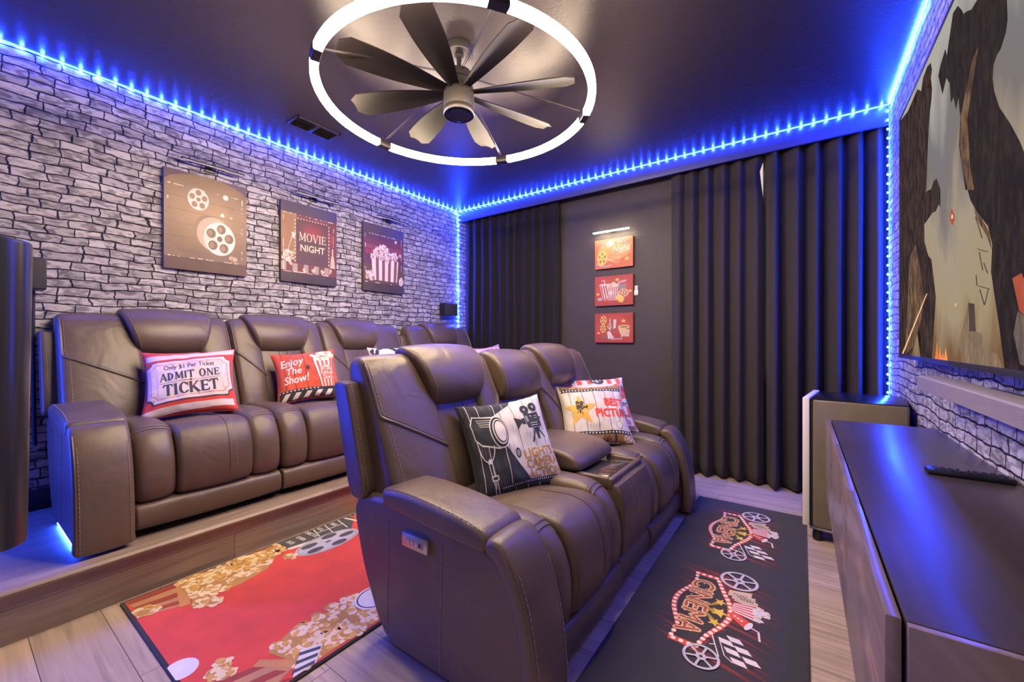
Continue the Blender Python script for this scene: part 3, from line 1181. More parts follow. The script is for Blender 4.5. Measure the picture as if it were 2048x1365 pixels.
        for sgn in (-1, 1):
            ps = [Vector((X(1), c + sgn * (hw - 0.012) * (1 + 1.9 * (0.18 * i / 24)), z0 + 0.80 + 0.18 * i / 24)) for i in range(25)]
            dashes(st, drape(hb, ps, (-1, 0, 0)))
        stitching(st, ho)
        # diagonal welt from the outer edge down to the lumbar strip
        pp, st = MB(), MB()
        for e in (-0.022, 0.030):
            ps = drape(ball, [Vector((X(1), c + e, z0 + 0.47 + 0.31 * i / 30)) for i in range(31)], (-1, 0, 0))
            dashes(st, [p + Vector((0, 0.006, 0)) for p in ps])
            pp.tube(ps, 0.0018, 5)
        for (ya_, yb_) in ((b0, c - ch), (b1, c + ch)):
            e = 0.02 if yb_ > ya_ else -0.02
            path = [Vector((X(1), ya_ + e * 0.75, z0 + z)) for z in (0.955, 0.90, 0.84, 0.79)] + \
                   [Vector((X(1), ya_ + e * 1.0 + (yb_ - ya_ - e * 1.2) * t, z0 + 0.765 - 0.15 * t)) for t in (0, .15, .3, .45, .6, .75, .9, 1)]
            path = smooth_open(path, 60)
            ps = drape(bvb, path, (-1, 0, 0), 0.001)
            if len(ps) > 3:
                pp.tube(ps, 0.0058, 6)
            dashes(st, drape(bvb, [p + Vector((0, e * 0.5, 0.009)) for p in path], (-1, 0, 0)))
            dashes(st, drape(bvb, [Vector((X(1), ya_ + e * 1.9, z0 + 0.74 - 0.28 * i / 30)) for i in range(31)], (-1, 0, 0)))
        obj_each('piping', pp, M_LEATHER, bk)
        stitching(st, bk)
        # ---- seat cushion: two bolsters and a wide perforated channel rolling over the front
        cw = 0.155
        seat_c = [(-0.62, 0.36), (-0.58, 0.425), (-0.42, 0.425), (-0.22, 0.445), (-0.11, 0.448), (-0.045, 0.415), (-0.010, 0.33), (-0.004, 0.24), (-0.018, 0.165), (-0.05, 0.148), (-0.30, 0.148), (-0.60, 0.16)]
        seat_b = [(-0.62, 0.36), (-0.58, 0.440), (-0.40, 0.455), (-0.22, 0.462), (-0.13, 0.452), (-0.07, 0.410), (-0.030, 0.33), (-0.020, 0.24), (-0.030, 0.165), (-0.06, 0.148), (-0.30, 0.148), (-0.60, 0.16)]
        mb = MB()
        mb.loft(prof(seat_b), s0 + 0.003, c - cw + 0.004, 0.03, 0.014)
        mb.loft(prof(seat_b), c + cw - 0.004, s1 - 0.003, 0.03, 0.014)
        sb = mb.bvh()
        k0 = len(mb.f)
        mb.loft(prof(seat_c), c - cw, c + cw, 0.022, 0.012, mi=1)
        so = obj('seat_cushion', mb, [M_LEATHER, M_PERF], root)
        sall = mb.bvh()
        st, pp = MB(), MB()
        arc = [(math.cos(a), math.sin(a)) for a in [math.radians(8 + 110 * i / 50) for i in range(51)]]
        for off in (0.045, 0.075):
            y_ = c + off
            ps = []
            for i in range(51):
                a = math.radians(-12 + 118 * i / 50)
                o_ = Vector((X(-0.22) + math.cos(a) * 1.0, y_, z0 + 0.26 + math.sin(a) * 1.0))
                h, n_, i_, t_ = sall.ray_cast(o_, -Vector((math.cos(a), 0, math.sin(a))))
                if h:
                    ps.append(h + Vector((math.cos(a), 0, math.sin(a))) * 0.0012)
            dashes(st, ps)
            if off == 0.045:
                pp.tube([p for p in ps], 0.0016, 5)
        for (e0, e1) in ((s0 + 0.006, c - cw), (c + cw, s1 - 0.006)):
            for du in (-0.095, -0.112):
                ps = drape(sb, [Vector((X(du), e0 + (e1 - e0) * i / 16, z0 + 1.5)) for i in range(17)], (0, 0, -1), -0.0005)
                pp.tube(ps, 0.0042, 6)
        obj_each('piping', pp, M_LEATHER, so)
        stitching(st, so)
        # ---- leg-rest panel below
        mb = MB()
        fp = [(-0.05, 0.142), (-0.022, 0.130), (-0.012, 0.095), (-0.016, 0.050), (-0.035, 0.034), (-0.07, 0.040), (-0.075, 0.13)]
        mb.loft(prof(fp, 30), s0 + 0.004, s1 - 0.004, 0.012, 0.006)
        obj('leg_rest', mb, M_LEATHER, root)
    for (c, w) in consoles:
        s0, s1 = c - w / 2, c + w / 2
        mb = MB()
        mb.loft(prof(cen_f), s0 + 0.003, s1 - 0.003, 0.022, 0.012)
        bk = obj('console_back', mb, M_LEATHER, root)
        cb = mb.bvh()
        hm = MB()
        hc = [(-0.665, 0.745), (-0.632, 0.765), (-0.622, 0.82), (-0.645, 0.90), (-0.695, 0.955), (-0.75, 0.982), (-0.80, 0.980), (-0.83, 0.95), (-0.82, 0.90), (-0.74, 0.80)]
        hm.loft(prof(hc), s0 + 0.012, s1 - 0.012, 0.02, 0.012)
        ho = obj('console_headrest', hm, M_LEATHER, bk)
        st = MB()
        for e in (s0 + 0.028, s1 - 0.028):
            dashes(st, drape(hm.bvh(), [Vector((X(1), e, z0 + 0.77 + 0.19 * i / 24)) for i in range(25)], (-1, 0, 0)))
        stitching(st, ho)
        st = MB()
        for e in (-0.02, 0.03):
            dashes(st, drape(cb, [Vector((X(1), c + e, z0 + 0.50 + 0.24 * i / 24)) for i in range(25)], (-1, 0, 0)))
        stitching(st, bk)
        # console body rolls over the front like the seats
        body = [(-0.62, 0.30), (-0.60, 0.425), (-0.24, 0.428), (-0.12, 0.432), (-0.085, 0.446), (-0.055, 0.448), (-0.028, 0.42), (-0.013, 0.35), (-0.012, 0.26), (-0.02, 0.165), (-0.05, 0.148), (-0.30, 0.148), (-0.60, 0.16)]
        mb = MB()
        mb.loft(prof(body), s0 + 0.004, s1 - 0.004, 0.012, 0.006)
        bo = obj('console_body', mb, M_LEATHER, root)
        bb = mb.bvh()
        st, pp = MB(), MB()
        for off in (-0.02, 0.02):
            ps = []
            for i in range(41):
                a = math.radians(-15 + 95 * i / 40)
                d_ = Vector((math.cos(a), 0, math.sin(a)))
                h, n_, i_, t_ = bb.ray_cast(Vector((X(-0.16), c - 0.06 + off, z0 + 0.28)) + d_, -d_)
                if h:
                    ps.append(h + d_ * 0.0012)
            dashes(st, ps)
        stitching(st, bo)
        # rim around the tray
        t0, t1 = X(-0.235), X(-0.085)
        rim = MB()
        zr = z0 + 0.446
        yl, yr = s0 + 0.030, s1 - 0.030
        for (xa, xb, y_a, y_b) in ((t0, t1 + 0.008, yl - 0.028, yl), (t0, t1 + 0.008, yr, yr + 0.028), (t1, t1 + 0.026, yl - 0.028, yr + 0.028)):
            rim.box(xa, xb, y_a, y_b, zr - 0.03, zr + 0.022, 0.010, seg=3)
        ro = obj('tray_rim', rim, M_LEATHER, bo)
        tray = MB(); tray.box(t0 - 0.02, t1, yl, yr, zr, zr + 0.012, 0.001)
        to = obj('tray', tray, mat('smoked glass tray', (0.045, 0.036, 0.032), 0.06, 0.0, 0.8), bo)
        to['label'] = 'smoked glass storage tray'
        # padded lid / centre armrest
        lid = [(-0.60, 0.465), (-0.605, 0.52), (-0.58, 0.545), (-0.40, 0.552), (-0.28, 0.538), (-0.225, 0.512), (-0.212, 0.488), (-0.222, 0.470), (-0.30, 0.464), (-0.45, 0.462)]
        lm = MB()
        lm.loft(prof(lid), s0 - 0.004, s1 + 0.004, 0.02, 0.006)
        lo_ = obj('console_lid', lm, M_LEATHER, bo)
        cp = MB()
        cp.box(X(-0.32), X(-0.20), s0 - 0.002, s0 + 0.01, z0 + 0.425, z0 + 0.445, 0.002)
        cq = obj('seat_control', cp, M_STEEL, bo)
        cq['label'] = 'small steel seat control plate'
        mb = MB()
        fp = [(-0.05, 0.142), (-0.030, 0.130), (-0.020, 0.095), (-0.024, 0.050), (-0.040, 0.034), (-0.07, 0.040), (-0.075, 0.13)]
        mb.loft(prof(fp, 30), s0 + 0.004, s1 - 0.004, 0.012, 0.004)
        obj('console_kick_panel', mb, M_LEATHER, root)
    # blue glow strip under the frame
    for i, (xa, xb, y_a, y_b) in enumerate(((X(-0.50), X(-0.12), ya + (0.016 if glow else 0.085), ya + (0.026 if glow else 0.095)), (X(-0.50), X(-0.12), y_end - 0.095, y_end - 0.085), (X(-0.40), X(-0.395), ya + 0.20, y_end - 0.20))):
        mb = MB(); mb.box(xa, xb, y_a, y_b, z0 + (0.006 if i < 2 else 0.03), z0 + (0.010 if i < 2 else 0.033))
        bl_ = obj('base_light', mb, glow if glow and i == 0 else M_LEDBASE, root)


def dense(poly, step):
    """add points along polygon edges and soften the corners a little"""
    out = []
    k = len(poly)
    for i in range(k):
        a, b = Vector(poly[i]), Vector(poly[(i + 1) % k])
        n = max(1, int((b - a).length / step))
        for j in range(n):
            out.append(a.lerp(b, j / n))
    for _ in range(2):
        m = len(out)
        out = [(out[i - 1] + out[i] * 2 + out[(i + 1) % m]) / 4 for i in range(m)]
    return out


XFF = -0.578
love = thing('loveseat', 'taupe leather reclining loveseat with centre console on the wood floor between two rugs', 'recliner sofa', (-0.95, 1.80, 0))
make_recliner(love, XFF, 0.0, 0.865, [(1.33, 0.57), (2.28, 0.57)], [(1.805, 0.38)], 2.745, usb=True)
XFR = -2.268
rear = thing('reclining_sofa', 'taupe leather three-seat reclining sofa on the raised platform under the posters', 'recliner sofa', (-2.6, 1.37, ZP))
make_recliner(rear, XFR, ZP, 0.295, [(0.775, 0.60), (1.375, 0.60), (1.975, 0.60)], [], 2.455, glow=emat('strong blue base light', (0.012, 0.06, 1.0), 190.0))
rec = thing('recliner_chair', 'single taupe leather recliner on the platform beside the three-seat sofa, by the far curtain', 'recliner chair', (-2.6, 2.94, ZP))
make_recliner(rec, XFR, ZP, 2.49, [(2.955, 0.57)], [], 3.42 - 0.02)

# ================================================================== curtains


def curtain(name, label, x0, x1, yc, zt, zb, folds, amp, seed, edge0=None, edge1=None, rise=0.34, cloth=None):
    R = random.Random(seed)
    wds = [R.uniform(0.75, 1.25) for _ in range(folds)]
    tot = sum(wds)
    bounds = [0]
    for w in wds:
        bounds.append(bounds[-1] + w / tot)
    amps = [R.uniform(0.7, 1.15) for _ in range(folds)]
    drift = [R.uniform(-0.012, 0.012) for _ in range(folds + 1)]
    per = 14
    nz_ = 30
    vs, fs = [], []
    cols = folds * per + 1
    for iz in range(nz_ + 1):
        t = iz / nz_                       # 0 top .. 1 hem
        z = zt + (zb - zt) * t
        for j in range(cols):
            k = min(folds - 1, j // per)
            q = (j - k * per) / per
            s0 = bounds[k] + drift[k] * t * (0 < k)
            s1 = bounds[k + 1] + (drift[k + 1] * t if k + 1 < folds else 0)
            # long gentle face, then a short steep one that looks to the right
            if q < 1 - rise:
                w = 0.5 * (0.5 + 0.5 * math.cos(PI * q / (1 - rise))) + 0.5 * (1 - q / (1 - rise))
            else:
                w = 0.4 * (0.5 - 0.5 * math.cos(PI * (q - 1 + rise) / rise)) + 0.6 * (q - 1 + rise) / rise
            a = amp * amps[k] * (0.75 + 0.25 * t + 0.22 * max(0, t - 0.8) * 5)
            x = x0 + (x1 - x0) * (s0 + (s1 - s0) * q)
            y = yc + a * (w - 0.5) + 0.004 * math.sin(7 * x + 5 * z) + 0.012 * max(0, t - 0.93) / 0.07 * math.sin(11 * x)
            if edge0:
                x += edge0(z) * max(0, 1 - (s0 + (s1 - s0) * q) / 0.14)
            if edge1:
                x += edge1(z) * max(0, ((s0 + (s1 - s0) * q) - 0.86) / 0.14)
            zz = z + (0.006 * math.sin(9 * x + seed) if iz == nz_ else 0)
            vs.append((x, y, zz))
    for iz in range(nz_):
        for j in range(cols - 1):
            fs.append((iz * cols + j, iz * cols + j + 1, (iz + 1) * cols + j + 1, (iz + 1) * cols + j))
    mb = MB(); mb.add(vs, fs)
    o = obj(name, mb, cloth or M_CURT, angle=None)
    sd = o.modifiers.new('thickness', 'SOLIDIFY')
    sd.thickness = 0.003
    return tag(o, label, 'curtain', 'charcoal floor-length curtains')


def slit(z):
    return max(0.0, min(1.0, (z - 2.02) / 0.24)) * (1.0 if z < 2.30 else max(0.0, 1 - (z - 2.30) / 0.05))


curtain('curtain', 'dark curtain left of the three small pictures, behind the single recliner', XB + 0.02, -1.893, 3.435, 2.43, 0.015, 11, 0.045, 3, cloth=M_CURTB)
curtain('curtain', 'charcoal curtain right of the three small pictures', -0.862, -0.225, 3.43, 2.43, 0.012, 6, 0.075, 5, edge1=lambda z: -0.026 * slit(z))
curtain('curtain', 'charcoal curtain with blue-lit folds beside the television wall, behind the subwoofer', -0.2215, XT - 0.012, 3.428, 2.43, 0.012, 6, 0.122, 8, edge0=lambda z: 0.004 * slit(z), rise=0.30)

# ================================================================== posters
ART_RND = random.Random(21)


def cl(t):
    return min(0.999, max(0.001, t))


def canvas_y(name, label, y0, y1, z0_, z1_, cols, art, group):
    """stretched canvas on the stone wall; u runs along Y, v up, both 0..1"""
    keys, ms = palette(cols, name + str(round(y0, 2)), 0.6, var=0.10)
    mb = MB()
    xf = XB + 0.030
    mb.box(XB, xf, y0, y1, z0_, z1_, 0.002, 0)
    art.fill(mb, keys, lambda u, v, h: (xf + h, y0 + cl(u) * (y1 - y0), z0_ + cl(v) * (z1_ - z0_)), step=0.00016)
    o = obj(name, mb, ms)
    return tag(o, label, 'poster', group)


def distress(A, col, L=6, seed=0):
    R = random.Random(seed)
    for (fixed, vert) in ((0.125, 0), (0.845, 0), (0.93, 1), (0.035, 1)):
        t = 0.04
        while t < 0.94:
            ln = R.choice((0.012, 0.03, 0.06, 0.11))
            if R.random() < (0.62 if vert == 0 else 0.7):
                w = R.uniform(0.004, 0.011)
                if vert:
                    if 0.13 < t < 0.82 and (fixed > 0.5 or R.random() < 0.4):
                        A.rect(fixed, t, fixed + w * 1.3, t + ln, col, L)
                else:
                    A.rect(t, fixed, t + ln, fixed + w, col, L)
            t += ln + R.uniform(0.005, 0.05)


A = Art()
A.rect(0, 0.125, 1, 0.86, 'mid', 1)
C1 = dict(base=(0.155, 0.105, 0.075), mid=(0.21, 0.14, 0.095), warm=(0.33, 0.22, 0.14), glow=(0.42, 0.285, 0.17), dark=(0.15, 0.1, 0.07), white=(0.72, 0.64, 0.60), cream=(0.50, 0.39, 0.30), haze=(0.30, 0.215, 0.155), brown=(0.20, 0.145, 0.11))
A.glow(0.50, 0.60, 0.75, 0.40, 'mid', 'glow', C1, 1.5, 14)
for i in range(5):
    v = 0.2 + i * 0.135
    A.line([(0.02, v), (0.96, v - 0.012)], 0.003, 'dark', 4)
A.ell(0.72, 0.83, 0.035, 0.028, 'white', 5)
A.ell(0.68, 0.63, 0.024, 0.020, 'white', 5)
A.ell(0.79, 0.62, 0.016, 0.013, 'cream', 5)
A.ell(0.35, 0.765, 0.125, 0.105, 'haze', 4)
A.reel(0.385, 0.745, 0.125, 0.112, 'white', 'warm', 5, 5, 0.2, 0.27, 0.62)
A.ell(0.53, 0.43, 0.20, 0.175, 'haze', 4)
A.ell(0.57, 0.41, 0.205, 0.18, 'cream', 5)
A.reel(0.645, 0.37, 0.20, 0.178, 'white', 'brown', 6, 5, 0.17, 0.285, 0.60, rot=0.15)
for i in range(5):
    a = 0.15 + 2 * PI * i / 5
    A.ell(0.645 + 0.12 * math.cos(a) - 0.015, 0.37 + 0.107 * math.sin(a), 0.03, 0.035, 'warm', 8, 12)
A.popcorn(0.82, 0.17, 0.04, 0.025, 5, ('cream', 'warm', 'brown'), 5, 0.028, ART_RND)
distress(A, 'white', 6, 4)
canvas_y('film_reel_poster', 'tan canvas poster of two white film reels, nearest the camera on the stone wall', 0.771, 1.213, 1.478, 2.081,
         C1, A, 'movie posters on the stone wall')

A = Art()
A.rect(0, 0.12, 1, 0.86, 'maroon', 1)
A.rect(0.0, 0.35, 0.26, 0.86, 'amber', 2)
A.rect(0.25, 0.235, 0.83, 0.80, 'plum', 3)
C2 = dict(base=(0.085, 0.065, 0.075), maroon=(0.165, 0.055, 0.055), amber=(0.30, 0.17, 0.085), plum=(0.105, 0.055, 0.06), red=(0.30, 0.05, 0.05), rose=(0.17, 0.06, 0.06), cream=(0.55, 0.43, 0.34), white=(0.70, 0.60, 0.55), letter=(0.70, 0.58, 0.40), stripe=(0.36, 0.28, 0.24))
A.glow(0.56, 0.66, 0.27, 0.14, 'plum', 'red', C2, 3.5, 9)
for i in range(11):
    A.rect(0.27 + i * 0.052, 0.80, 0.292 + i * 0.052, 0.815, 'cream', 5)
for i in range(12):
    A.rect(0.22, 0.26 + i * 0.046, 0.245, 0.282 + i * 0.046, 'cream', 5)
    A.rect(0.835, 0.26 + i * 0.046, 0.855, 0.288 + i * 0.046, 'cream', 5)
A.serif('MOVIE', 0.545, 0.535, 0.105, 0.50, 'letter', 6, thick=0.16, thin=0.07)
A.text('NIGHT', 0.545, 0.405, 0.083, 'letter', 6, width=0.44, bold=0.02)
A.line([(0.09, 0.33), (0.20, 0.62)], 0.012, 'cream', 4)
A.poly([(0.17, 0.62), (0.25, 0.62), (0.22, 0.55), (0.19, 0.55)], 'white', 5)
A.popcorn(0.13, 0.30, 0.11, 0.06, 16, ('white', 'cream', 'amber'), 4, 0.034, ART_RND)
for i in range(5):
    A.rect(0.0 + i * 0.19, 0.13 if i else 0.14, 0.085 + i * 0.19, 0.25 if i < 1 else 0.235, 'stripe', 4)
A.rect(0.86, 0.55, 0.93, 0.70, 'red', 2)
A.poly([(0.87, 0.24), (0.97, 0.24), (0.95, 0.36), (0.93, 0.42), (0.93, 0.50), (0.905, 0.50), (0.905, 0.42), (0.885, 0.36)], 'cream', 5)
for i in range(4):
    A.popcorn(0.38 + i * 0.17, 0.165 + 0.03 * (i % 2), 0.02, 0.02, 2, ('white', 'cream', 'amber'), 6, 0.026, ART_RND)
distress(A, 'white', 7, 9)
canvas_y('movie_night_poster', 'maroon MOVIE NIGHT canvas poster, middle of the three on the stone wall', 1.438, 1.872, 1.480, 2.077,
         C2, A, 'movie posters on the stone wall')

A = Art()
A.rect(0, 0.13, 1, 0.84, 'plum', 1)
for i in range(4):
    A.rect(0.05, 0.55 + i * 0.075, 0.95, 0.615 + i * 0.075, ('red', 'rose', 'maroon', 'plum')[i], 2)
A.rect(0.0, 0.13, 1, 0.40, 'brown', 2)
A.poly([(0.18, 0.56), (0.86, 0.50), (0.82, 0.17), (0.22, 0.17)], 'white', 4)
for i in range(4):
    u = 0.285 + i * 0.155
    A.poly([(u, 0.555 - i * 0.015), (u + 0.075, 0.548 - i * 0.015), (u * 0.93 + 0.10, 0.17), (u * 0.93 + 0.035, 0.17)], 'stripe', 5)
A.popcorn(0.50, 0.58, 0.32, 0.10, 34, ('white', 'cream', 'rose'), 6, 0.05, ART_RND, inside=lambda u, v: v < 0.55 + 0.17 * max(0, 1 - ((u - 0.45) / 0.38) ** 2) and v > 0.51)
A.popcorn(0.12, 0.22, 0.12, 0.07, 14, ('white', 'cream', 'amber'), 4, 0.04, ART_RND)
A.popcorn(0.92, 0.21, 0.05, 0.05, 5, ('white', 'cream', 'amber'), 4, 0.04, ART_RND)
A.ell(0.79, 0.80, 0.03, 0.022, 'white', 5)
A.ell(0.90, 0.60, 0.034, 0.026, 'cream', 5)
distress(A, 'white', 8, 13)
canvas_y('popcorn_poster', 'dark red canvas poster of a striped popcorn tub, farthest along the stone wall', 2.12, 2.555, 1.482, 2.076,
         dict(base=(0.085, 0.06, 0.07), plum=(0.12, 0.05, 0.085), red=(0.30, 0.05, 0.065), rose=(0.24, 0.07, 0.10), maroon=(0.16, 0.05, 0.07), brown=(0.13, 0.075, 0.05), white=(0.74, 0.66, 0.64), cream=(0.60, 0.48, 0.42), stripe=(0.24, 0.10, 0.08), amber=(0.40, 0.24, 0.15)), A, 'movie posters on the stone wall')


def canvas_x(name, label, x0, x1, z0_, z1_, cols, art, group):
    keys, ms = palette(cols, name, 0.6, var=0.08)
    mb = MB()
    yf = YW - 0.030
    mb.box(x0, x1, yf, YW, z0_, z1_, 0.002, 0)
    art.fill(mb, keys, lambda u, v, h: (x0 + cl(u) * (x1 - x0), yf - h, z0_ + cl(v) * (z1_ - z0_)), step=0.00016)
    return tag(obj(name, mb, ms), label, 'picture', group)


def cup(A, u, v, w, h, c1, c2, L, lean=0.0, straw=True):
    A.poly([(u - w * 0.36, v), (u + w * 0.36, v), (u + w / 2 + lean, v + h), (u - w / 2 + lean, v + h)], c1, L)
    for i in range(3):
        a = -0.30 + 0.27 * i
        A.poly([(u + a * w, v), (u + (a + 0.12) * w, v), (u + (a + 0.02) * w + lean, v + h * 0.95), (u + (a - 0.14) * w + lean, v + h * 0.95)], c2, L + 1)
    A.ell(u + lean, v + h, w * 0.53, h * 0.06, c1, L + 1)
    if straw:
        A.line([(u + lean, v + h), (u + lean + w * 0.1, v + h * 1.28), (u + lean - w * 0.3, v + h * 1.33)], w * 0.09, c1, L)


A = Art()
A.rect(0, 0, 1, 1, 'orange', 1)
A.ell(0.52, 0.60, 0.42, 0.33, 'glow', 2, 40)
A.text('M', 0.21, 0.74, 0.20, 'grey', 4, width=0.15, bold=0.012)
A.text('VIE', 0.66, 0.775, 0.20, 'grey', 4, width=0.36, bold=0.03)
A.reel(0.41, 0.84, 0.078, 0.105, 'pale', 'grey', 4, 6, 0.14, 0.2, 0.6)
A.text('Night', 0.70, 0.50, 0.22, 'pale', 5, width=0.46, shear=0.35)
A.line([(0.55, 0.46), (0.72, 0.50), (0.88, 0.58), (0.95, 0.80)], 0.012, 'pale', 4)
A.reel(0.20, 0.37, 0.135, 0.25, 'yellow', 'olive', 4, 5, 0.16, 0.25, 0.58)
for i in range(4):
    A.line([(0.30, 0.36 - 0.05 * i)] + [(0.32 + 0.36 * t / 8, 0.22 + 0.06 * math.sin(t * 0.8 + i) + i * 0.035) for t in range(9)], 0.014, 'tan', 5)
A.line([(0.06, 0.20), (0.15, 0.10), (0.30, 0.07), (0.44, 0.11)], 0.035, 'greyl', 4)
A.star(0.85, 0.27, 0.085, 'yellow', 4)
GRP = 'small movie pictures between the curtains'
canvas_x('movie_picture', 'orange MOVIE Night canvas, topmost of three under the lit picture light', -1.54, -1.188, 1.690, 1.952,
         dict(base=(0.40, 0.10, 0.045), orange=(0.50, 0.135, 0.05), glow=(0.62, 0.26, 0.09), grey=(0.16, 0.15, 0.16), greyl=(0.42, 0.36, 0.34), pale=(0.62, 0.55, 0.48), yellow=(0.72, 0.48, 0.10), olive=(0.30, 0.20, 0.06), tan=(0.62, 0.42, 0.22)), A, GRP)
A = Art()
A.rect(0, 0, 1, 1, 'red', 1)
A.ell(0.5, 0.5, 0.45, 0.42, 'redl', 2, 40)
cup(A, 0.30, 0.25, 0.24, 0.46, 'pale', 'stripe', 4, -0.05)
A.rect(0.36, 0.17, 0.62, 0.65, 'pale', 6)
for i in range(5):
    A.rect(0.375 + i * 0.05, 0.17, 0.398 + i * 0.05, 0.65, 'stripe', 7)
A.ell(0.43, 0.42, 0.058, 0.085, 'pale', 8)
A.ring(0.43, 0.42, 0.05, 0.075, 0.008, 'stripe', 9)
A.popcorn(0.49, 0.69, 0.14, 0.06, 16, ('pale', 'tan', 'tan'), 8, 0.035, ART_RND)
A.poly([(0.64, 0.52), (0.83, 0.55), (0.83, 0.70), (0.62, 0.68)], 'greyd', 4)
for i in range(4):
    A.poly([(0.62 + i * 0.055, 0.72 + i * 0.012), (0.65 + i * 0.055, 0.725 + i * 0.012), (0.67 + i * 0.055, 0.80 + i * 0.012), (0.64 + i * 0.055, 0.79 + i * 0.012)], 'pale', 5)
A.reel(0.76, 0.40, 0.13, 0.135, 'tan', 'brown', 5, 6, 0.2, 0.22, 0.6)
A.poly([(0.55, 0.24), (0.62, 0.37), (0.79, 0.22), (0.74, 0.08), (0.66, 0.10)], 'yellow', 9)
A.rect(0.08, 0.18, 0.20, 0.27, 'greyb', 4)
A.rect(0.24, 0.17, 0.34, 0.26, 'pink', 9)
A.line([(0.33, 0.24), (0.55, 0.23)], 0.02, 'greyd', 8)
for (u, v) in ((0.60, 0.85), (0.085, 0.40), (0.93, 0.45)):
    A.star(u, v, 0.062, 'yellow', 4)
canvas_x('movie_picture', 'red canvas of popcorn, soda cup and clapperboard, middle of three small pictures', -1.54, -1.188, 1.357, 1.622,
         dict(base=(0.34, 0.045, 0.03), red=(0.36, 0.05, 0.03), redl=(0.42, 0.065, 0.035), pale=(0.68, 0.58, 0.46), stripe=(0.36, 0.06, 0.04), tan=(0.58, 0.42, 0.26), greyd=(0.24, 0.20, 0.19), brown=(0.26, 0.10, 0.06), yellow=(0.74, 0.44, 0.06), greyb=(0.32, 0.36, 0.42), pink=(0.52, 0.16, 0.18)), A, GRP)
A = Art()
A.rect(0, 0, 1, 1, 'red', 1)
A.ell(0.5, 0.5, 0.45, 0.42, 'redl', 2, 40)
for (u, v, s) in ((0.235, 0.77, 0.085), (0.225, 0.48, 0.078)):
    A.reel(u, v, s, s * 1.75, 'yellow', 'brown', 4, 5, 0.18, 0.27, 0.58)
A.poly([(0.33, 0.45), (0.44, 0.70), (0.56, 0.68), (0.56, 0.45), (0.47, 0.36)], 'brown', 5)
A.poly([(0.50, 0.46), (0.56, 0.50), (0.58, 0.78), (0.50, 0.79)], 'pale', 6)
A.line([(0.36, 0.55), (0.41, 0.42), (0.41, 0.82)], 0.02, 'pale', 6)
A.ring(0.40, 0.55, 0.06, 0.09, 0.014, 'tan', 6)
A.poly([(0.12, 0.18), (0.36, 0.30), (0.54, 0.16), (0.40, 0.10)], 'brown', 4)
A.poly([(0.33, 0.35), (0.40, 0.40), (0.52, 0.15), (0.36, 0.12)], 'pale', 5)
A.poly([(0.46, 0.26), (0.66, 0.36), (0.70, 0.24), (0.56, 0.16)], 'stripe', 6)
A.poly([(0.62, 0.50), (0.92, 0.44), (0.90, 0.20), (0.70, 0.22)], 'tan', 4)
A.ell(0.77, 0.53, 0.15, 0.065, 'yellow', 5)
A.ell(0.77, 0.53, 0.11, 0.035, 'greyd', 6)
A.line([(0.44, 0.10), (0.60, 0.13), (0.72, 0.12), (0.70, 0.20), (0.86, 0.30), (0.92, 0.40)], 0.03, 'greyl', 7)
for (u, v, s) in ((0.76, 0.73, 0.075), (0.10, 0.33, 0.055)):
    A.star(u, v, s, 'yellow', 4)
canvas_x('movie_picture', 'red canvas of a film projector with yellow reels, lowest of three small pictures', -1.54, -1.188, 1.026, 1.287,
         dict(base=(0.34, 0.045, 0.03), red=(0.36, 0.05, 0.03), redl=(0.42, 0.065, 0.035), pale=(0.66, 0.52, 0.40), stripe=(0.40, 0.06, 0.04), tan=(0.50, 0.32, 0.16), greyd=(0.28, 0.18, 0.12), greyl=(0.50, 0.42, 0.36), brown=(0.24, 0.09, 0.05), yellow=(0.74, 0.44, 0.06)), A, GRP)


# picture lights: bar on a short arm
def picture_light(label, yc=None, zc=2.146, lit=False, ln=0.34):
    if lit:
        pl_ = thing('picture_light', label, 'picture light', (-1.372, YW, 2.016), 0, 'slim bar picture lights')
        mb = MB(); mb.box(-1.372 - 0.165, -1.372 + 0.165, 3.415, 3.432, 2.014, 2.022, 0.002)
        obj('bar', mb, M_DKMETAL, pl_)
        mb = MB(); mb.box(-1.372 - 0.163, -1.372 + 0.163, 3.4135, 3.4335, 2.0055, 2.0145, 0.002)
        obj('diffuser', mb, M_PIC, pl_)
        mb = MB(); mb.box(-1.372 - 0.02, -1.372 + 0.02, 3.43, YW, 2.012, 2.026, 0.002)
        obj('bracket', mb, M_DKMETAL, pl_)
        return
    pl_ = thing('picture_light', label, 'picture light', (XB, yc, zc), 0, 'slim bar picture lights')
    x = XB + 0.075
    mb = MB(); mb.box(x - 0.010, x + 0.010, yc - ln / 2, yc + ln / 2, zc - 0.004, zc + 0.006, 0.003)
    obj('bar', mb, M_BLACK, pl_)
    mb = MB(); mb.box(x - 0.007, x + 0.007, yc - ln / 2 + 0.008, yc + ln / 2 - 0.008, zc - 0.007, zc - 0.002, 0.001)
    obj('diffuser', mb, M_WHITE, pl_)
    mb = MB(); mb.box(XB, x, yc - 0.010, yc + 0.010, zc + 0.006, zc + 0.018, 0.003); mb.box(XB, XB + 0.012, yc - 0.03, yc + 0.03, zc - 0.022, zc + 0.03, 0.003)
    obj('bracket', mb, M_BLACK, pl_)


picture_light('unlit black picture light above the film reel poster', 1.012)
picture_light('unlit black picture light above the MOVIE NIGHT poster', 1.69)
picture_light('unlit black picture light above the popcorn tub poster', 2.40)
picture_light('glowing picture light above the small orange MOVIE picture', lit=True)

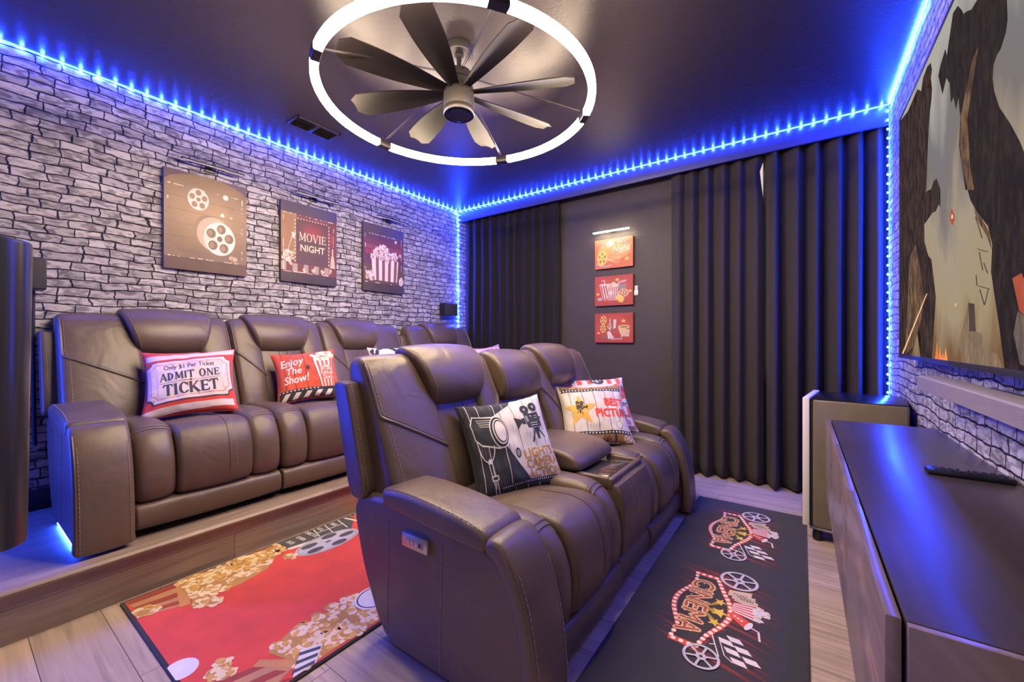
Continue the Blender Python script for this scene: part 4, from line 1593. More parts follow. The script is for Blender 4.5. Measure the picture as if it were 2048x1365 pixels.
# fan remote in a white wall holder
fr = thing('fan_remote', 'white remote in a holder on the wall beside the middle small picture', 'remote control', (-1.168, YW, 1.48))
mb = MB(); mb.box(-1.186, -1.150, YW - 0.012, YW, 1.435, 1.475, 0.003)
obj('holder', mb, M_WHITE, fr)
mb = MB(); mb.box(-1.183, -1.153, YW - 0.010, YW - 0.001, 1.44, 1.519, 0.004)
fb = obj('handset', mb, M_WHITE, fr)
for i in range(3):
    for j in range(2):
        mb = MB(); mb.box(-1.178 + j * 0.013, -1.170 + j * 0.013, YW - 0.0115, YW - 0.009, 1.485 + i * 0.010, 1.491 + i * 0.010, 0.001)
        obj('button', mb, mat('grey rubber', (0.3, 0.3, 0.3), 0.6), fb)

# ================================================================== speakers
M_GRILL = mat('dark grille cloth', (0.035, 0.033, 0.036), 0.75, bump=(400, 0.0008))


def wall_speaker(label, y0, y1, z0_, z1_, x1, group='small wall speakers'):
    sp = thing('wall_speaker', label, 'speaker', (XB, (y0 + y1) / 2, z0_), 0, group)
    mb = MB(); mb.box(XB + 0.035, x1 - 0.01, y0, y1, z0_, z1_, 0.006)
    obj('cabinet', mb, M_BLACK, sp)
    mb = MB(); mb.box(x1 - 0.012, x1, y0 + 0.003, y1 - 0.003, z0_ + 0.003, z1_ - 0.003, 0.004)
    obj('grille', mb, M_GRILL, sp)
    mb = MB(); mb.box(XB, XB + 0.04, (y0 + y1) / 2 - 0.02, (y0 + y1) / 2 + 0.02, (z0_ + z1_) / 2 - 0.03, (z0_ + z1_) / 2 + 0.02, 0.004)
    obj('bracket', mb, M_BLACK, sp)
    return sp


wall_speaker('small black wall speaker in the corner next to the vertical blue strip', 3.02, 3.20, 1.305, 1.437, -2.99)
wall_speaker('small black wall speaker half hidden behind the tall cylinder at left', 0.165, 0.30, 1.286, 1.437, -2.95)
mb = MB()
mb.tube(smooth_open([(XB + 0.012, 0.268, 1.30), (XB + 0.012, 0.268, 1.0), (XB + 0.012, 0.272, 0.6), (XB + 0.012, 0.274, 0.52)], 20), 0.008, 8)
tag(obj('speaker_cable', mb, M_MATTE), 'black cable cover running down the stone wall from the left speaker', 'cable')

# tall cylindrical speaker at the left edge of the view
dsp = 0.90
cc = FW * dsp + RT * ((-22 - CXP) / FPX * dsp)
ts = thing('tower_speaker', 'tall glossy black cylinder speaker at the left edge, close to the camera', 'speaker', (cc.x, cc.y, 0))
M_GLOSS = mat('satin black cylinder', (0.085, 0.083, 0.080), 0.24, 0.7)
zt_, zb_ = CAMH + (682.5 - 478) / FPX * dsp, CAMH - (1092 - 682.5) / FPX * dsp
rad = 57 / FPX * dsp
mb = MB()
mb.lathe([(rad * 0.80, zb_ - 0.006), (rad * 0.86, zb_ - 0.004), (rad * 0.875, zb_ + 0.004), (rad * 1.0, zt_ - 0.010), (rad * 0.99, zt_ - 0.003), (rad * 0.94, zt_), (rad * 0.5, zt_)], (cc.x, cc.y, 0), 64)
obj('cylinder', mb, M_GLOSS, ts)
mb = MB(); mb.lathe([(0.012, 0.01), (0.012, zb_)], (cc.x, cc.y, 0), 16)
obj('pole', mb, M_BLACK, ts)
mb = MB(); mb.lathe([(0.13, 0.0), (0.13, 0.008), (0.12, 0.014), (0.02, 0.016)], (cc.x, cc.y, 0), 40)
obj('foot', mb, M_BLACK, ts)

# ================================================================== television
TVX = 0.371
TY0, TY1, TZ0, TZ1 = 0.62, 2.585, 0.963, 2.068


def screen_material():
    m, nt, b = newmat('smoky film still')
    N, L = nt.nodes, nt.links
    tc = N.new('ShaderNodeTexCoord')
    mp = N.new('ShaderNodeMapping')
    mp.inputs['Scale'].default_value = (1, 2.2, 0.7)
    L.new(tc.outputs['Object'], mp.inputs[0])
    nz = N.new('ShaderNodeTexNoise')
    nz.inputs['Scale'].default_value = 2.6
    nz.inputs['Detail'].default_value = 5
    L.new(mp.outputs[0], nz.inputs['Vector'])
    sp = N.new('ShaderNodeSeparateXYZ')
    L.new(tc.outputs['Object'], sp.inputs[0])
    t = mathn(nt, 'ADD', mathn(nt, 'DIVIDE', sp.outputs['Z'], TZ1 - TZ0), mathn(nt, 'MULTIPLY', mathn(nt, 'SUBTRACT', nz.outputs['Fac'], 0.5), 0.75))
    rp = N.new('ShaderNodeValToRGB')
    els = [(0.0, (0.16, 0.085, 0.035)), (0.16, (0.32, 0.24, 0.14)), (0.40, (0.32, 0.26, 0.185)), (0.56, (0.17, 0.145, 0.135)), (0.72, (0.16, 0.15, 0.155)), (0.95, (0.36, 0.335, 0.30)), (1.0, (0.36, 0.335, 0.30))]
    rp.color_ramp.elements[0].position = els[0][0]
    rp.color_ramp.elements[0].color = (*els[0][1], 1)
    rp.color_ramp.elements[1].position = 1.0
    rp.color_ramp.elements[1].color = (*els[-1][1], 1)
    for p, c in els[1:-1]:
        e = rp.color_ramp.elements.new(p)
        e.color = (*c, 1)
    L.new(t, rp.inputs[0])
    b.inputs['Base Color'].default_value = (0.01, 0.01, 0.01, 1)
    b.inputs['Specular IOR Level'].default_value = 0.0
    b.inputs['Roughness'].default_value = 0.5
    L.new(rp.outputs[0], b.inputs['Emission Color'])
    b.inputs['Emission Strength'].default_value = TV_E
    return m


def rock_material(name, c0, c1):
    m, nt, b = newmat(name)
    N, L = nt.nodes, nt.links
    tc = N.new('ShaderNodeTexCoord')
    mp = N.new('ShaderNodeMapping')
    mp.inputs['Scale'].default_value = (1, 7, 2.6)
    L.new(tc.outputs['Object'], mp.inputs[0])
    nz = N.new('ShaderNodeTexNoise')
    nz.inputs['Scale'].default_value = 6
    nz.inputs['Detail'].default_value = 9
    nz.inputs['Roughness'].default_value = 0.7
    L.new(mp.outputs[0], nz.inputs['Vector'])
    rp = N.new('ShaderNodeValToRGB')
    rp.color_ramp.elements[0].position = 0.42
    rp.color_ramp.elements[0].color = (*c0, 1)
    rp.color_ramp.elements[1].position = 0.68
    rp.color_ramp.elements[1].color = (*c1, 1)
    L.new(nz.outputs['Fac'], rp.inputs[0])
    b.inputs['Base Color'].default_value = (0.01, 0.01, 0.01, 1)
    b.inputs['Specular IOR Level'].default_value = 0.0
    b.inputs['Roughness'].default_value = 0.5
    L.new(rp.outputs[0], b.inputs['Emission Color'])
    b.inputs['Emission Strength'].default_value = TV_E
    return m


tv = thing('television', 'large wall-mounted television showing a smoky fantasy scene with dark rock towers', 'television', (XT, (TY0 + TY1) / 2, TZ0))
mb = MB()
mb.box(TVX + 0.001, TVX + 0.032, TY0, TY1, TZ0, TZ1, 0.004)
obj('housing', mb, M_BLACK, tv)
mb = MB()
bz = 0.010
for a in ((TY0, TY1, TZ1 - bz, TZ1), (TY0, TY1, TZ0, TZ0 + 0.016), (TY0, TY0 + bz, TZ0, TZ1), (TY1 - bz, TY1, TZ0, TZ1)):
    mb.box(TVX - 0.004, TVX + 0.004, a[0], a[1], a[2], a[3], 0.0015)
obj('bezel', mb, mat('dark bezel', (0.03, 0.03, 0.035), 0.35), tv)
mb = MB(); mb.box(TVX + 0.03, XT, (TY0 + TY1) / 2 - 0.3, (TY0 + TY1) / 2 + 0.3, 1.3, 1.75, 0.003)
obj('wall_mount', mb, M_MATTE, tv)
A = Art()


def scr(pts, s, ox, oy, col, L):
    q = []
    for (x, y) in pts:
        p = atx(ox + x / s, oy + y / s, TVX)
        q.append((min(TY1 - bz, max(TY0 + bz, p.y)), min(TZ1 - bz, max(TZ0 + 0.016, p.z))))
    A.poly(q, col, L)


SA = (3.593, 1780, 0)
SB = (3.25, 1780, 360)
scr([(60, 1365), (60, 860), (130, 800), (165, 720), (190, 760), (200, 640), (226, 655), (240, 560), (270, 480), (295, 450), (305, 500), (296, 560), (262, 630), (305, 640), (300, 720), (290, 800), (280, 950), (270, 1150), (264, 1365)], *SA, 'rock', 2)
scr([(40, 55), (262 * .905, 55), (225, 280), (226, 400), (250, 490), (272, 520), (300, 760), (292, 900), (282, 1050), (275, 1200), (200, 1190), (210, 900), (180, 1000), (140, 1160), (60, 1200)], *SB, 'rock', 2)
scr([(130, 500), (170, 420), (205, 620), (225, 760), (205, 900), (160, 1080), (100, 1150)], *SB, 'warmrock', 3)
scr([(215, 300), (205, 120), (245, 70), (270, 60), (285, 10), (305, -10), (318, 20), (330, 60), (322, 110), (330, 175), (318, 160), (300, 205), (280, 212), (240, 270)], *SB, 'rock', 3)
scr([(380, 680), (350, 545), (365, 470), (400, 350), (412, 400), (425, 300), (440, 200), (455, 95), (490, 40), (520, 72), (530, 98), (556, 80), (590, 66), (640, -20), (700, -60), (845, -20), (850, 140), (838, 230), (800, 350), (770, 400), (748, 470), (742, 560), (752, 650), (790, 770), (870, 890), (940, 1020), (1010, 1200), (1060, 1365), (545, 1365), (520, 1200), (500, 1050), (508, 850), (495, 700), (478, 790), (460, 700), (440, 740), (432, 600), (408, 560)], *SA, 'rockd', 2)
scr([(490, 0), (525, 130), (565, 205), (640, 300), (668, 420), (660, 600), (690, 800), (720, 1000), (748, 1330), (1400, 1500), (1400, -200)], *SB, 'rockd', 2)
scr([(520, 1180), (505, 1040), (510, 830), (540, 700), (570, 560), (600, 420), (640, 330), (590, 640), (560, 860), (580, 1200), (610, 1365), (560, 1365)], *SA, 'warmrock', 4)
scr([(545, 180), (600, 250), (650, 340), (668, 460), (630, 360), (570, 260)], *SB, 'warmrock', 4)
scr([(860, 605), (900, 700), (900, 900), (845, 850), (800, 640)], *SB, 'ember', 4)
scr([(835, 850), (1000, 980), (1000, 1290), (850, 1200), (808, 1000)], *SB, 'haze', 4)
# burning buildings
scr([(470, 1240), (455, 1060), (520, 1050), (512, 800), (552, 806), (562, 985), (600, 1000), (610, 1100), (700, 1130), (735, 1280)], *SB, 'tower', 3)
scr([(512, 800), (552, 806), (562, 985), (520, 985)], *SB, 'towerd', 4)
for (x0, y0, x1, y1) in ((556, 240, 600, 380), (566, 450, 636, 470), (580, 470, 604, 590), (560, 620, 566, 690), (572, 690, 648, 712), (584, 712, 614, 815), (640, 712, 616, 815), (610, 540, 636, 610)):
    w = 7 if x1 - x0 < 60 else 12
    scr([(x0, y0), (x0 + w, y0 - 2), (x1 + w, y1 - 2), (x1, y1)], *SB, 'towerd', 4)
for i, (x, h) in enumerate(((305, 130), (325, 95), (345, 60), (362, 90))):
    scr([(x - 10, 1200 + i * 4), (x + 16, 1204 + i * 4), (x + 10, 1190 - h * .5), (x + 2, 1180 - h), (x - 6, 1190 - h * .4)], *SB, 'fire', 3)
scr([(392, 260), (400, 180), (420, 215), (424, 255), (408, 300)], *SB, 'ember', 2)
scr([(400, 252), (403, 222), (413, 228), (414, 252)], *SB, 'spark', 3)
scr([(424, 820), (427, 800), (434, 806), (432, 826)], *SB, 'spark', 3)
scr([(80, 1130), (240, 738), (245, 742), (90, 1130)], *SB, 'spark', 5)
scol = dict(screen=None)
keys = {'screen': 0, 'rock': 1, 'rockd': 2, 'warmrock': 3, 'tower': 4, 'towerd': 5, 'fire': 6, 'ember': 7, 'spark': 8, 'haze': 9}
sm = [screen_material(), rock_material('rock in the film', (0.012, 0.008, 0.007), (0.070, 0.040, 0.025)), rock_material('dark rock in the film', (0.008, 0.0055, 0.0055), (0.034, 0.020, 0.015)),
      rock_material('warm rock in the film', (0.06, 0.03, 0.018), (0.24, 0.14, 0.07)), rock_material('hazy tower in the film', (0.17, 0.11, 0.07), (0.28, 0.19, 0.11)), rock_material('dark tower in the film', (0.05, 0.035, 0.03), (0.09, 0.06, 0.045)),
      rock_material('fire in the film', (0.75, 0.16, 0.04), (0.9, 0.35, 0.1)), rock_material('ember in the film', (0.35, 0.06, 0.03), (0.40, 0.09, 0.04)), rock_material('spark in the film', (0.8, 0.45, 0.2), (0.9, 0.6, 0.35)),
      rock_material('haze in the film', (0.10, 0.07, 0.06), (0.18, 0.13, 0.11))]
mb = MB()
mb.box(TVX - 0.0005, TVX + 0.002, TY0 + 0.004, TY1 - 0.004, TZ0 + 0.004, TZ1 - 0.004)
A.fill(mb, keys, lambda u, v, h: (TVX - 0.0005 - h, u, v), step=0.0001, base=0.0002)
obj('screen', mb, sm, tv)

# soundbar on the wall below
sb_ = thing('soundbar', 'long grey soundbar mounted on the wall below the television', 'soundbar', (XT, 1.46, 0.87))
mb = MB(); mb.box(0.337, 0.40, 0.80, 2.03, 0.869, 0.918, 0.006, seg=3)
obj('cabinet', mb, mat('grey soundbar shell', (0.30, 0.265, 0.275), 0.5), sb_)
mb = MB()
for i in range(17):
    z = 0.8728 + i * 0.00245
    mb.box(0.3355, 0.338, 0.803, 2.027, z, z + 0.0017, 0.0004)
g = obj('grille', mb, mat('grey ribbed grille', (0.28, 0.245, 0.255), 0.6), sb_)
g['kind'] = 'stuff'
mb = MB(); mb.box(0.395, XT, 1.2, 1.7, 0.875, 0.91, 0.003)
obj('bracket', mb, M_BLACK, sb_)

# ================================================================== media console
CZ0, CZ1, CY0, CY1, CX0 = 0.366, 0.69, 0.702, 2.303, 0.0865
M_CAB = wood_material('dark espresso wood', 1, (0.056, 0.042, 0.038), (0.050, 0.038, 0.035), (0.045, 0.035, 0.032), (9, 9), 0.30, 0.8, 0.04)
M_CAB_LIT = wood_material('espresso wood with lit tone', 1, (0.215, 0.155, 0.128), (0.195, 0.140, 0.118), (0.10, 0.075, 0.065), (9, 9), 0.24, 0.8, 0.04)  # same wood lightened: reflection of floor and rug put into the colour
ca = thing('media_console', 'long dark wood media console along the right wall under the television', 'media console', (0.27, (CY0 + CY1) / 2, CZ0))
mb = MB(); mb.box(0.106, XT - 0.001, CY0, CY1, CZ0, CZ1, 0.0015)
obj('carcass', mb, M_CAB, ca)
mb = MB(); mb.box(0.1065, XT - 0.002, CY0 - 0.012, CY0 - 0.0005, CZ0, CZ1 - 0.001, 0.0012)  # added slab in the lightened wood, brightens the shaded console end
obj('lightened_end_panel', mb, M_CAB_LIT, ca)
dw = (CY1 - CY0) / 3
for i in range(3):
    mb = MB(); mb.box(CX0, 0.1025, CY0 + i * dw + 0.001, CY0 + (i + 1) * dw - 0.001, CZ0 - 0.002, CZ1, 0.0012)
    obj('door', mb, M_CAB_LIT, ca)

# remote control lying on it
rm = thing('remote_control', 'slim black television remote lying on the dark media console', 'remote control', (0.345, 1.533, CZ1))
mb = MB(); mb.box(0.269, 0.424, 1.505, 1.548, CZ1, CZ1 + 0.014, 0.004)
rb = obj('body', mb, M_BLACK, rm)
for i in range(9):
    for j in range(3):
        if i in (3, 4) and j == 1:
            continue
        mb = MB(); mb.box(0.282 + i * 0.015, 0.291 + i * 0.015, 1.511 + j * 0.011, 1.518 + j * 0.011, CZ1 + 0.013, CZ1 + 0.0165, 0.001)
        obj('button', mb, M_DKMETAL, rb)
mb = MB(); mb.lathe([(0.008, CZ1 + 0.013), (0.008, CZ1 + 0.017), (0.005, CZ1 + 0.0175)], (0.3385, 1.5265, 0), 20)
obj('navigation_ring', mb, M_STEEL, rb)

# ================================================================== subwoofer
sw = thing('subwoofer', 'big black subwoofer cabinet with pale front between media console and curtain', 'subwoofer', (0.002, 2.635, 0), math.radians(-7.0))
M_VINYL = mat('textured vinyl with painted sheen', (0.190, 0.152, 0.100), 0.36, bump=(300, 0.0012), var=0.12)  # black vinyl lightened to bronze, the light's sheen put into its colour
ZB_, ZT_ = 0.075, 0.738
mb = MB(); mb.box(0.042, 0.405, 0.0, 0.44, ZB_, ZT_, 0.012, seg=3)
obj('cabinet', mb, M_VINYL, sw, local=True)
mb = MB(); mb.box(0.026, 0.043, 0.006, 0.434, ZB_ + 0.004, ZT_ - 0.004)
obj('baffle', mb, M_MATTE, sw, local=True)
mb = MB(); mb.box(0.0, 0.030, -0.003, 0.443, ZB_, ZT_ + 0.006, 0.004)
fp_ = obj('front_panel', mb, mat('cream front panel', (0.85, 0.80, 0.71), 0.5), sw, local=True)
fp_['label'] = 'cream front panel'
mb = MB(); mb.box(0.034, 0.402, 0.003, 0.437, ZT_ - 0.003, ZT_ + 0.0015, 0.001)  # added sheet keeps the top black, without the painted sheen
obj('dark_top_sheet', mb, mat('gloss black top', (0.010, 0.010, 0.012), 0.22), sw, local=True)
mb = MB()
mb.lathe([(0.16, 0.0), (0.165, 0.004), (0.15, 0.006), (0.12, 0.002), (0.05, -0.012), (0.03, -0.002), (0.001, 0.0)], (0, 0, 0), 40, mtx=Matrix.Translation((-0.001, 0.22, 0.41)) @ Matrix.Rotation(-PI / 2, 4, 'Y'))
obj('driver_cone', mb, M_MATTE, fp_, local=True)
mb = MB(); mb.box(0.03, 0.16, -0.002, 0.44, ZB_ - 0.010, ZB_ + 0.002, 0.002)
obj('base_trim', mb, M_STEEL, sw, local=True)
for (x, y) in ((0.06, 0.04), (0.36, 0.04), (0.06, 0.40), (0.36, 0.40)):
    mb = MB(); mb.lathe([(0.02, 0.0), (0.022, 0.01), (0.018, ZB_ + 0.004)], (x, y, 0), 20)
    obj('foot', mb, M_BLACK, sw, local=True)

# ================================================================== throw pillows


def pillow(label, centre, yaw, lean, roll, w, h, cols, art, seed, thick=0.065, group='printed throw pillows'):
    """square cushion; u to its right, v up, both -1..1; printed front merged into the cover"""
    r, u, n = Vector((0, 1, 0)), Vector((0, 0, 1)), Vector((1, 0, 0))
    r, u = r * math.cos(roll) + u * math.sin(roll), -r * math.sin(roll) + u * math.cos(roll)
    u, n = u * math.cos(lean) - n * math.sin(lean), n * math.cos(lean) + u * math.sin(lean)
    Rz = Matrix.Rotation(yaw, 3, 'Z')
    r, u, n = Rz @ r, Rz @ u, Rz @ n
    c = Vector(centre)

    def surf(a, b, side, hh=0.0):
        a = max(-1, min(1, a))
        b = max(-1, min(1, b))
        k = 0.10
        x = a * (1 - k * (1 - b * b) * a * a) * w / 2
        y = b * (1 - k * (1 - a * a) * b * b) * h / 2
        q = max(0.0, (1 - a * a) * (1 - b * b))
        t = thick * q ** 0.42
        wr = noise.noise(Vector((a * 2.2 + seed, b * 2.2, side * 3.0))) * 0.010 + noise.noise(Vector((a * 5 + seed, b * 4.0, 9 + side))) * 0.0045
        t += wr * min(1, q * 5)
        t = max(t, 0.0012)
        return c + r * x + u * y + n * (side * t + hh)
    keys, ms = palette(cols, 'pillow %d' % seed, 0.85, sheen=0.15)
    mb = MB()
    N = 36
    g = [math.sin((2 * i / N - 1) * PI / 2) for i in range(N + 1)]
    for side in (1, -1):
        vs = [surf(a, b, side) for b in g for a in g]
        fs = []
        for i in range(N):
            for j in range(N):
                f = (i * (N + 1) + j, i * (N + 1) + j + 1, (i + 1) * (N + 1) + j + 1, (i + 1) * (N + 1) + j)
                fs.append(f if side == 1 else tuple(reversed(f)))
        mb.add(vs, fs, 0)
    art.fill(mb, keys, lambda a, b, hh: surf(a, b, 1, hh), step=0.00028, base=0.0009, maxlen=0.05)
    o = obj('throw_pillow', mb, ms, angle=None)
    tag(o, label, 'throw pillow', group)
    pm = MB()
    edge = [(a, -1) for a in g[:-1]] + [(1, b) for b in g[:-1]] + [(a, 1) for a in reversed(g[1:])] + [(-1, b) for b in reversed(g[1:])]
    pm.tube([surf(a, b, 1) for a, b in edge], 0.0028, 6, closed=True)
    obj('piping', pm, ms[0], o)
    return o


def planks(A, us, col, L, v0=-1, v1=1, w=0.008, R=None):
    for x in us:
        A.line([(x, v0), (x + 0.012, (v0 + v1) / 2), (x, v1)], w, col, L)


def grain(A, u0, u1, v0, v1, n, col, L, seed, w=0.004):
    R = random.Random(seed)
    for _ in range(n):
        x, y = R.uniform(u0, u1), R.uniform(v0, v1)
        ln = R.uniform(0.05, 0.3)
        A.line([(x, y), (x + R.uniform(-.01, .01), min(v1, y + ln * .5)), (x + R.uniform(-.012, .012), min(v1, y + ln))], w, col, L)


def movie_camera(A, u, v, s, col, pale, L, flip=1):
    """silhouette of a film camera on a tripod; lens points to -u when flip=1"""
    f = flip
    A.ell(u - 0.22 * s * f, v + 0.62 * s, 0.27 * s, 0.27 * s, col, L)
    A.ell(u + 0.34 * s * f, v + 0.70 * s, 0.27 * s, 0.27 * s, col, L)
    for (a, b) in ((-0.22, 0.62), (0.34, 0.70)):
        A.ell(u + a * s * f, v + b * s, 0.06 * s, 0.07 * s, pale, L + 1, 14)
        A.ell(u + a * s * f, v + b * s, 0.025 * s, 0.03 * s, col, L + 2, 10)
    A.poly([(u - 0.40 * s * f, v + 0.33 * s), (u + 0.56 * s * f, v + 0.38 * s), (u + 0.58 * s * f, v - 0.38 * s), (u - 0.36 * s * f, v - 0.42 * s)], col, L)
    A.rect(u - 0.36 * s * f, v + 0.32 * s, u - 0.05 * s * f, v + 0.42 * s, col, L)
    A.rect(u - 0.62 * s * f, v - 0.20 * s, u - 0.40 * s * f, v + 0.12 * s, col, L)
    A.poly([(u - 0.62 * s * f, v - 0.10 * s), (u - 0.62 * s * f, v + 0.05 * s), (u - 1.00 * s * f, v + 0.24 * s), (u - 0.94 * s * f, v - 0.40 * s)], col, L)
    A.rect(u + 0.57 * s * f, v + 0.02 * s, u + 0.68 * s * f, v + 0.12 * s, col, L)
    for (a, b, c_, d) in ((0.22, 0.18, 0.44, 0.20), (0.22, 0.06, 0.40, 0.08), (-0.14, -0.20, 0.34, -0.17), (-0.14, -0.32, 0.34, -0.29)):
        A.rect(u + a * s * f, v + b * s, u + c_ * s * f, v + d * s, pale, L + 1)
    for i in range(3):
        A.rect(u + (-0.32 + 0.05 * i) * s * f, v - 0.1 * s, u + (-0.30 + 0.05 * i) * s * f, v + 0.25 * s, pale, L + 1)
    A.ell(u + 0.02 * s * f, v + 0.2 * s, 0.04 * s, 0.04 * s, pale, L + 1, 10)
    A.poly([(u - 0.1 * s * f, v - 0.45 * s), (u + 0.42 * s * f, v - 0.42 * s), (u + 0.28 * s * f, v - 0.6 * s), (u + 0.02 * s * f, v - 0.6 * s)], col, L)
    A.poly([(u + 0.02 * s * f, v - 0.6 * s), (u + 0.28 * s * f, v - 0.6 * s), (u + 0.22 * s * f, v - 1.0 * s), (u + 0.08 * s * f, v - 1.0 * s)], col, L)
    A.line([(u + 0.0 * s * f, v - 0.55 * s), (u - 0.28 * s * f, v - 1.12 * s)], 0.09 * s, col, L)
    A.line([(u + 0.3 * s * f, v - 0.55 * s), (u + 0.60 * s * f, v - 0.95 * s)], 0.09 * s, col, L)


def filmstrip(A, u0, u1, v, hgt, col, hole, L, n):
    A.rect(u0, v, u1, v + hgt, col, L)
    for i in range(n):
        a = u0 + (u1 - u0) * (i + 0.3) / n
        A.rect(a, v + hgt * 0.3, a + (u1 - u0) * 0.42 / n, v + hgt * 0.72, hole, L + 1)


# -- LIGHTS CAMERA ACTION
A = Art()
A.poly([(-1, 1), (-1, -1), (0.14, -0.80), (-0.30, 0.10), (-0.38, 0.60), (0.12, 0.86), (0.20, 1)], 'navy', 1)
grain(A, -0.98, -0.30, -0.9, 0.98, 55, 'slate', 2, 3, 0.012)
grain(A, -0.35, 0.15, -0.78, -0.05, 22, 'slate', 2, 8, 0.010)
A.poly([(0.14, -0.80), (-0.30, 0.10), (-0.38, 0.60), (0.12, 0.86), (0.20, 1), (1, 1), (1, -0.8)], 'pale', 2)
planks(A, (-0.18, 0.12, 0.46, 0.74), 'ink', 3, -0.15, 0.97, 0.012)
planks(A, (-0.84, -0.62, -0.28), 'white', 3, -0.8, 0.98, 0.014)
grain(A, -0.10, 0.95, -0.2, 0.95, 60, 'grey', 3, 12, 0.006)
A.ell(-0.02, -0.22, 0.055, 0.10, 'ink', 3)
A.ell(-0.02, -0.22, 0.035, 0.065, 'grey', 4)
# theatre lamp
A.poly([(-0.88, 0.52), (-0.78, 0.70), (-0.30, 0.60), (-0.36, -0.08), (-0.74, 0.05), (-0.86, 0.20)], 'white', 4)
A.poly([(-0.86, 0.50), (-0.77, 0.67), (-0.32, 0.57), (-0.38, -0.04), (-0.73, 0.08), (-0.84, 0.21)], 'navy', 5)
for i in range(4):
    A.line([(-0.72 + 0.015 * i, 0.60 - 0.05 * i), (-0.42, 0.54 - 0.05 * i)], 0.012, 'white', 6)
A.ell(-0.30, 0.27, 0.20, 0.345, 'white', 6)
A.ell(-0.30, 0.27, 0.18, 0.322, 'navy', 7)
A.ell(-0.285, 0.275, 0.15, 0.275, 'white', 8)
A.ell(-0.280, 0.275, 0.135, 0.25, 'navy', 9)
A.ell(-0.275, 0.275, 0.115, 0.22, 'pale', 10)
A.ring(-0.66, 0.02, 0.18, 0.30, 0.022, 'white', 6, 24, PI, 2 * PI)
for x in (-0.69, -0.62):
    A.line([(x, -0.27), (x + 0.07, -1)], 0.016, 'white', 6)
A.rect(-0.70, -0.30, -0.60, -0.26, 'white', 6)
A.ell(-0.65, -0.26, 0.04, 0.05, 'white', 6, 12)
A.rect(-0.68, -0.64, -0.54, -0.54, 'white', 7)
A.rect(-0.66, -0.62, -0.56, -0.56, 'navy', 8)
movie_camera(A, 0.52, 0.40, 0.42, 'ink', 'pale', 5)
for i, t in enumerate(('LIGHTS', 'CAMERA', 'ACTION')):
    A.text(t, 0.11, -0.36 - 0.205 * i + 0.0, 0.178, 'gold', 6, width=(0.74, 0.82, 0.82)[i], bold=0.032, align='L')
A.text(':', 0.89, -0.36, 0.13, 'gold', 6, bold=0.03, align='L')
A.text('!', 0.95, -0.77, 0.165, 'gold', 6, width=0.04, bold=0.03, align='L')
A.rect(-1, -1, 1, -0.80, 'ink', 4)
filmstrip(A, -0.5, 0.98, -0.86, 0.075, 'ink', 'white', 5, 30)
for i in range(5):
    A.line([(-0.2 + i * 0.27, -0.98), (-0.2 + i * 0.27, -0.88)], 0.012, 'white', 6)
pillow('LIGHTS CAMERA ACTION throw pillow in navy and white leaning on the loveseat', (-1.018, 1.420, 0.590), -0.48, 0.50, 0.073, 0.41, 0.42,
       dict(navy=(0.022, 0.026, 0.042), slate=(0.07, 0.07, 0.085), pale=(0.66, 0.62, 0.62), ink=(0.02, 0.024, 0.036), white=(0.72, 0.69, 0.68), grey=(0.40, 0.38, 0.39), gold=(0.52, 0.27, 0.055)), A, 1)

# -- BEST PICTURE
A = Art()
A.rect(-1, -1, 1, 1, 'wood', 1)
grain(A, -0.95, 0.95, -0.65, 0.72, 150, 'grey', 2, 5, 0.008)
planks(A, (-0.72, -0.32, 0.02, 0.36, 0.66), 'dark', 3, -0.68, 0.76, 0.018)
A.rect(-1, 0.80, 1, 1, 'bronze', 4)
filmstrip(A, -1, 1, 0.70, 0.11, 'ink', 'white', 5, 21)
A.reel(-0.80, 0.90, 0.14, 0.10, 'ink', 'bronze', 6)
for x in (-0.45, 0.0, 0.5):
    A.line([(x, 0.81), (x + 0.04, 0.99)], 0.03, 'ink', 6)
A.rect(-1, -1, 1, -0.72, 'bronze', 4)
filmstrip(A, -1, 1, -0.76, 0.11, 'ink', 'white', 5, 21)
A.reel(0.80, -0.88, 0.12, 0.10, 'white', 'bronze', 6)
A.reel(0.2, -0.88, 0.12, 0.09, 'ink', 'bronze', 6)
A.rect(0.42, -1, 0.48, -0.76, 'ink', 6)
A.star(-0.46, 0.02, 0.52, 'gold', 5, 0.44)
movie_camera(A, -0.44, 0.12, 0.22, 'ink', 'gold', 6, flip=-1)
A.text('BEST', 0.62, 0.14, 0.25, 'red', 6, width=0.62, bold=0.045)
A.text('PICTURE', 0.55, -0.22, 0.25, 'red', 6, width=1.12, bold=0.045)
A.ell(0.62, -0.48, 0.11, 0.13, 'grey', 4)
A.ell(0.62, -0.48, 0.08, 0.10, 'wood', 5)
pillow('BEST PICTURE throw pillow with gold star, in front at the far loveseat seat', (-1.000, 2.240, 0.603), -0.90, 0.66, 0.032, 0.40, 0.40,
       dict(wood=(0.62, 0.56, 0.53), grey=(0.42, 0.37, 0.36), dark=(0.12, 0.10, 0.10), bronze=(0.34, 0.17, 0.07), ink=(0.03, 0.03, 0.035), white=(0.74, 0.70, 0.66), gold=(0.66, 0.38, 0.07), red=(0.72, 0.055, 0.035)), A, 2)

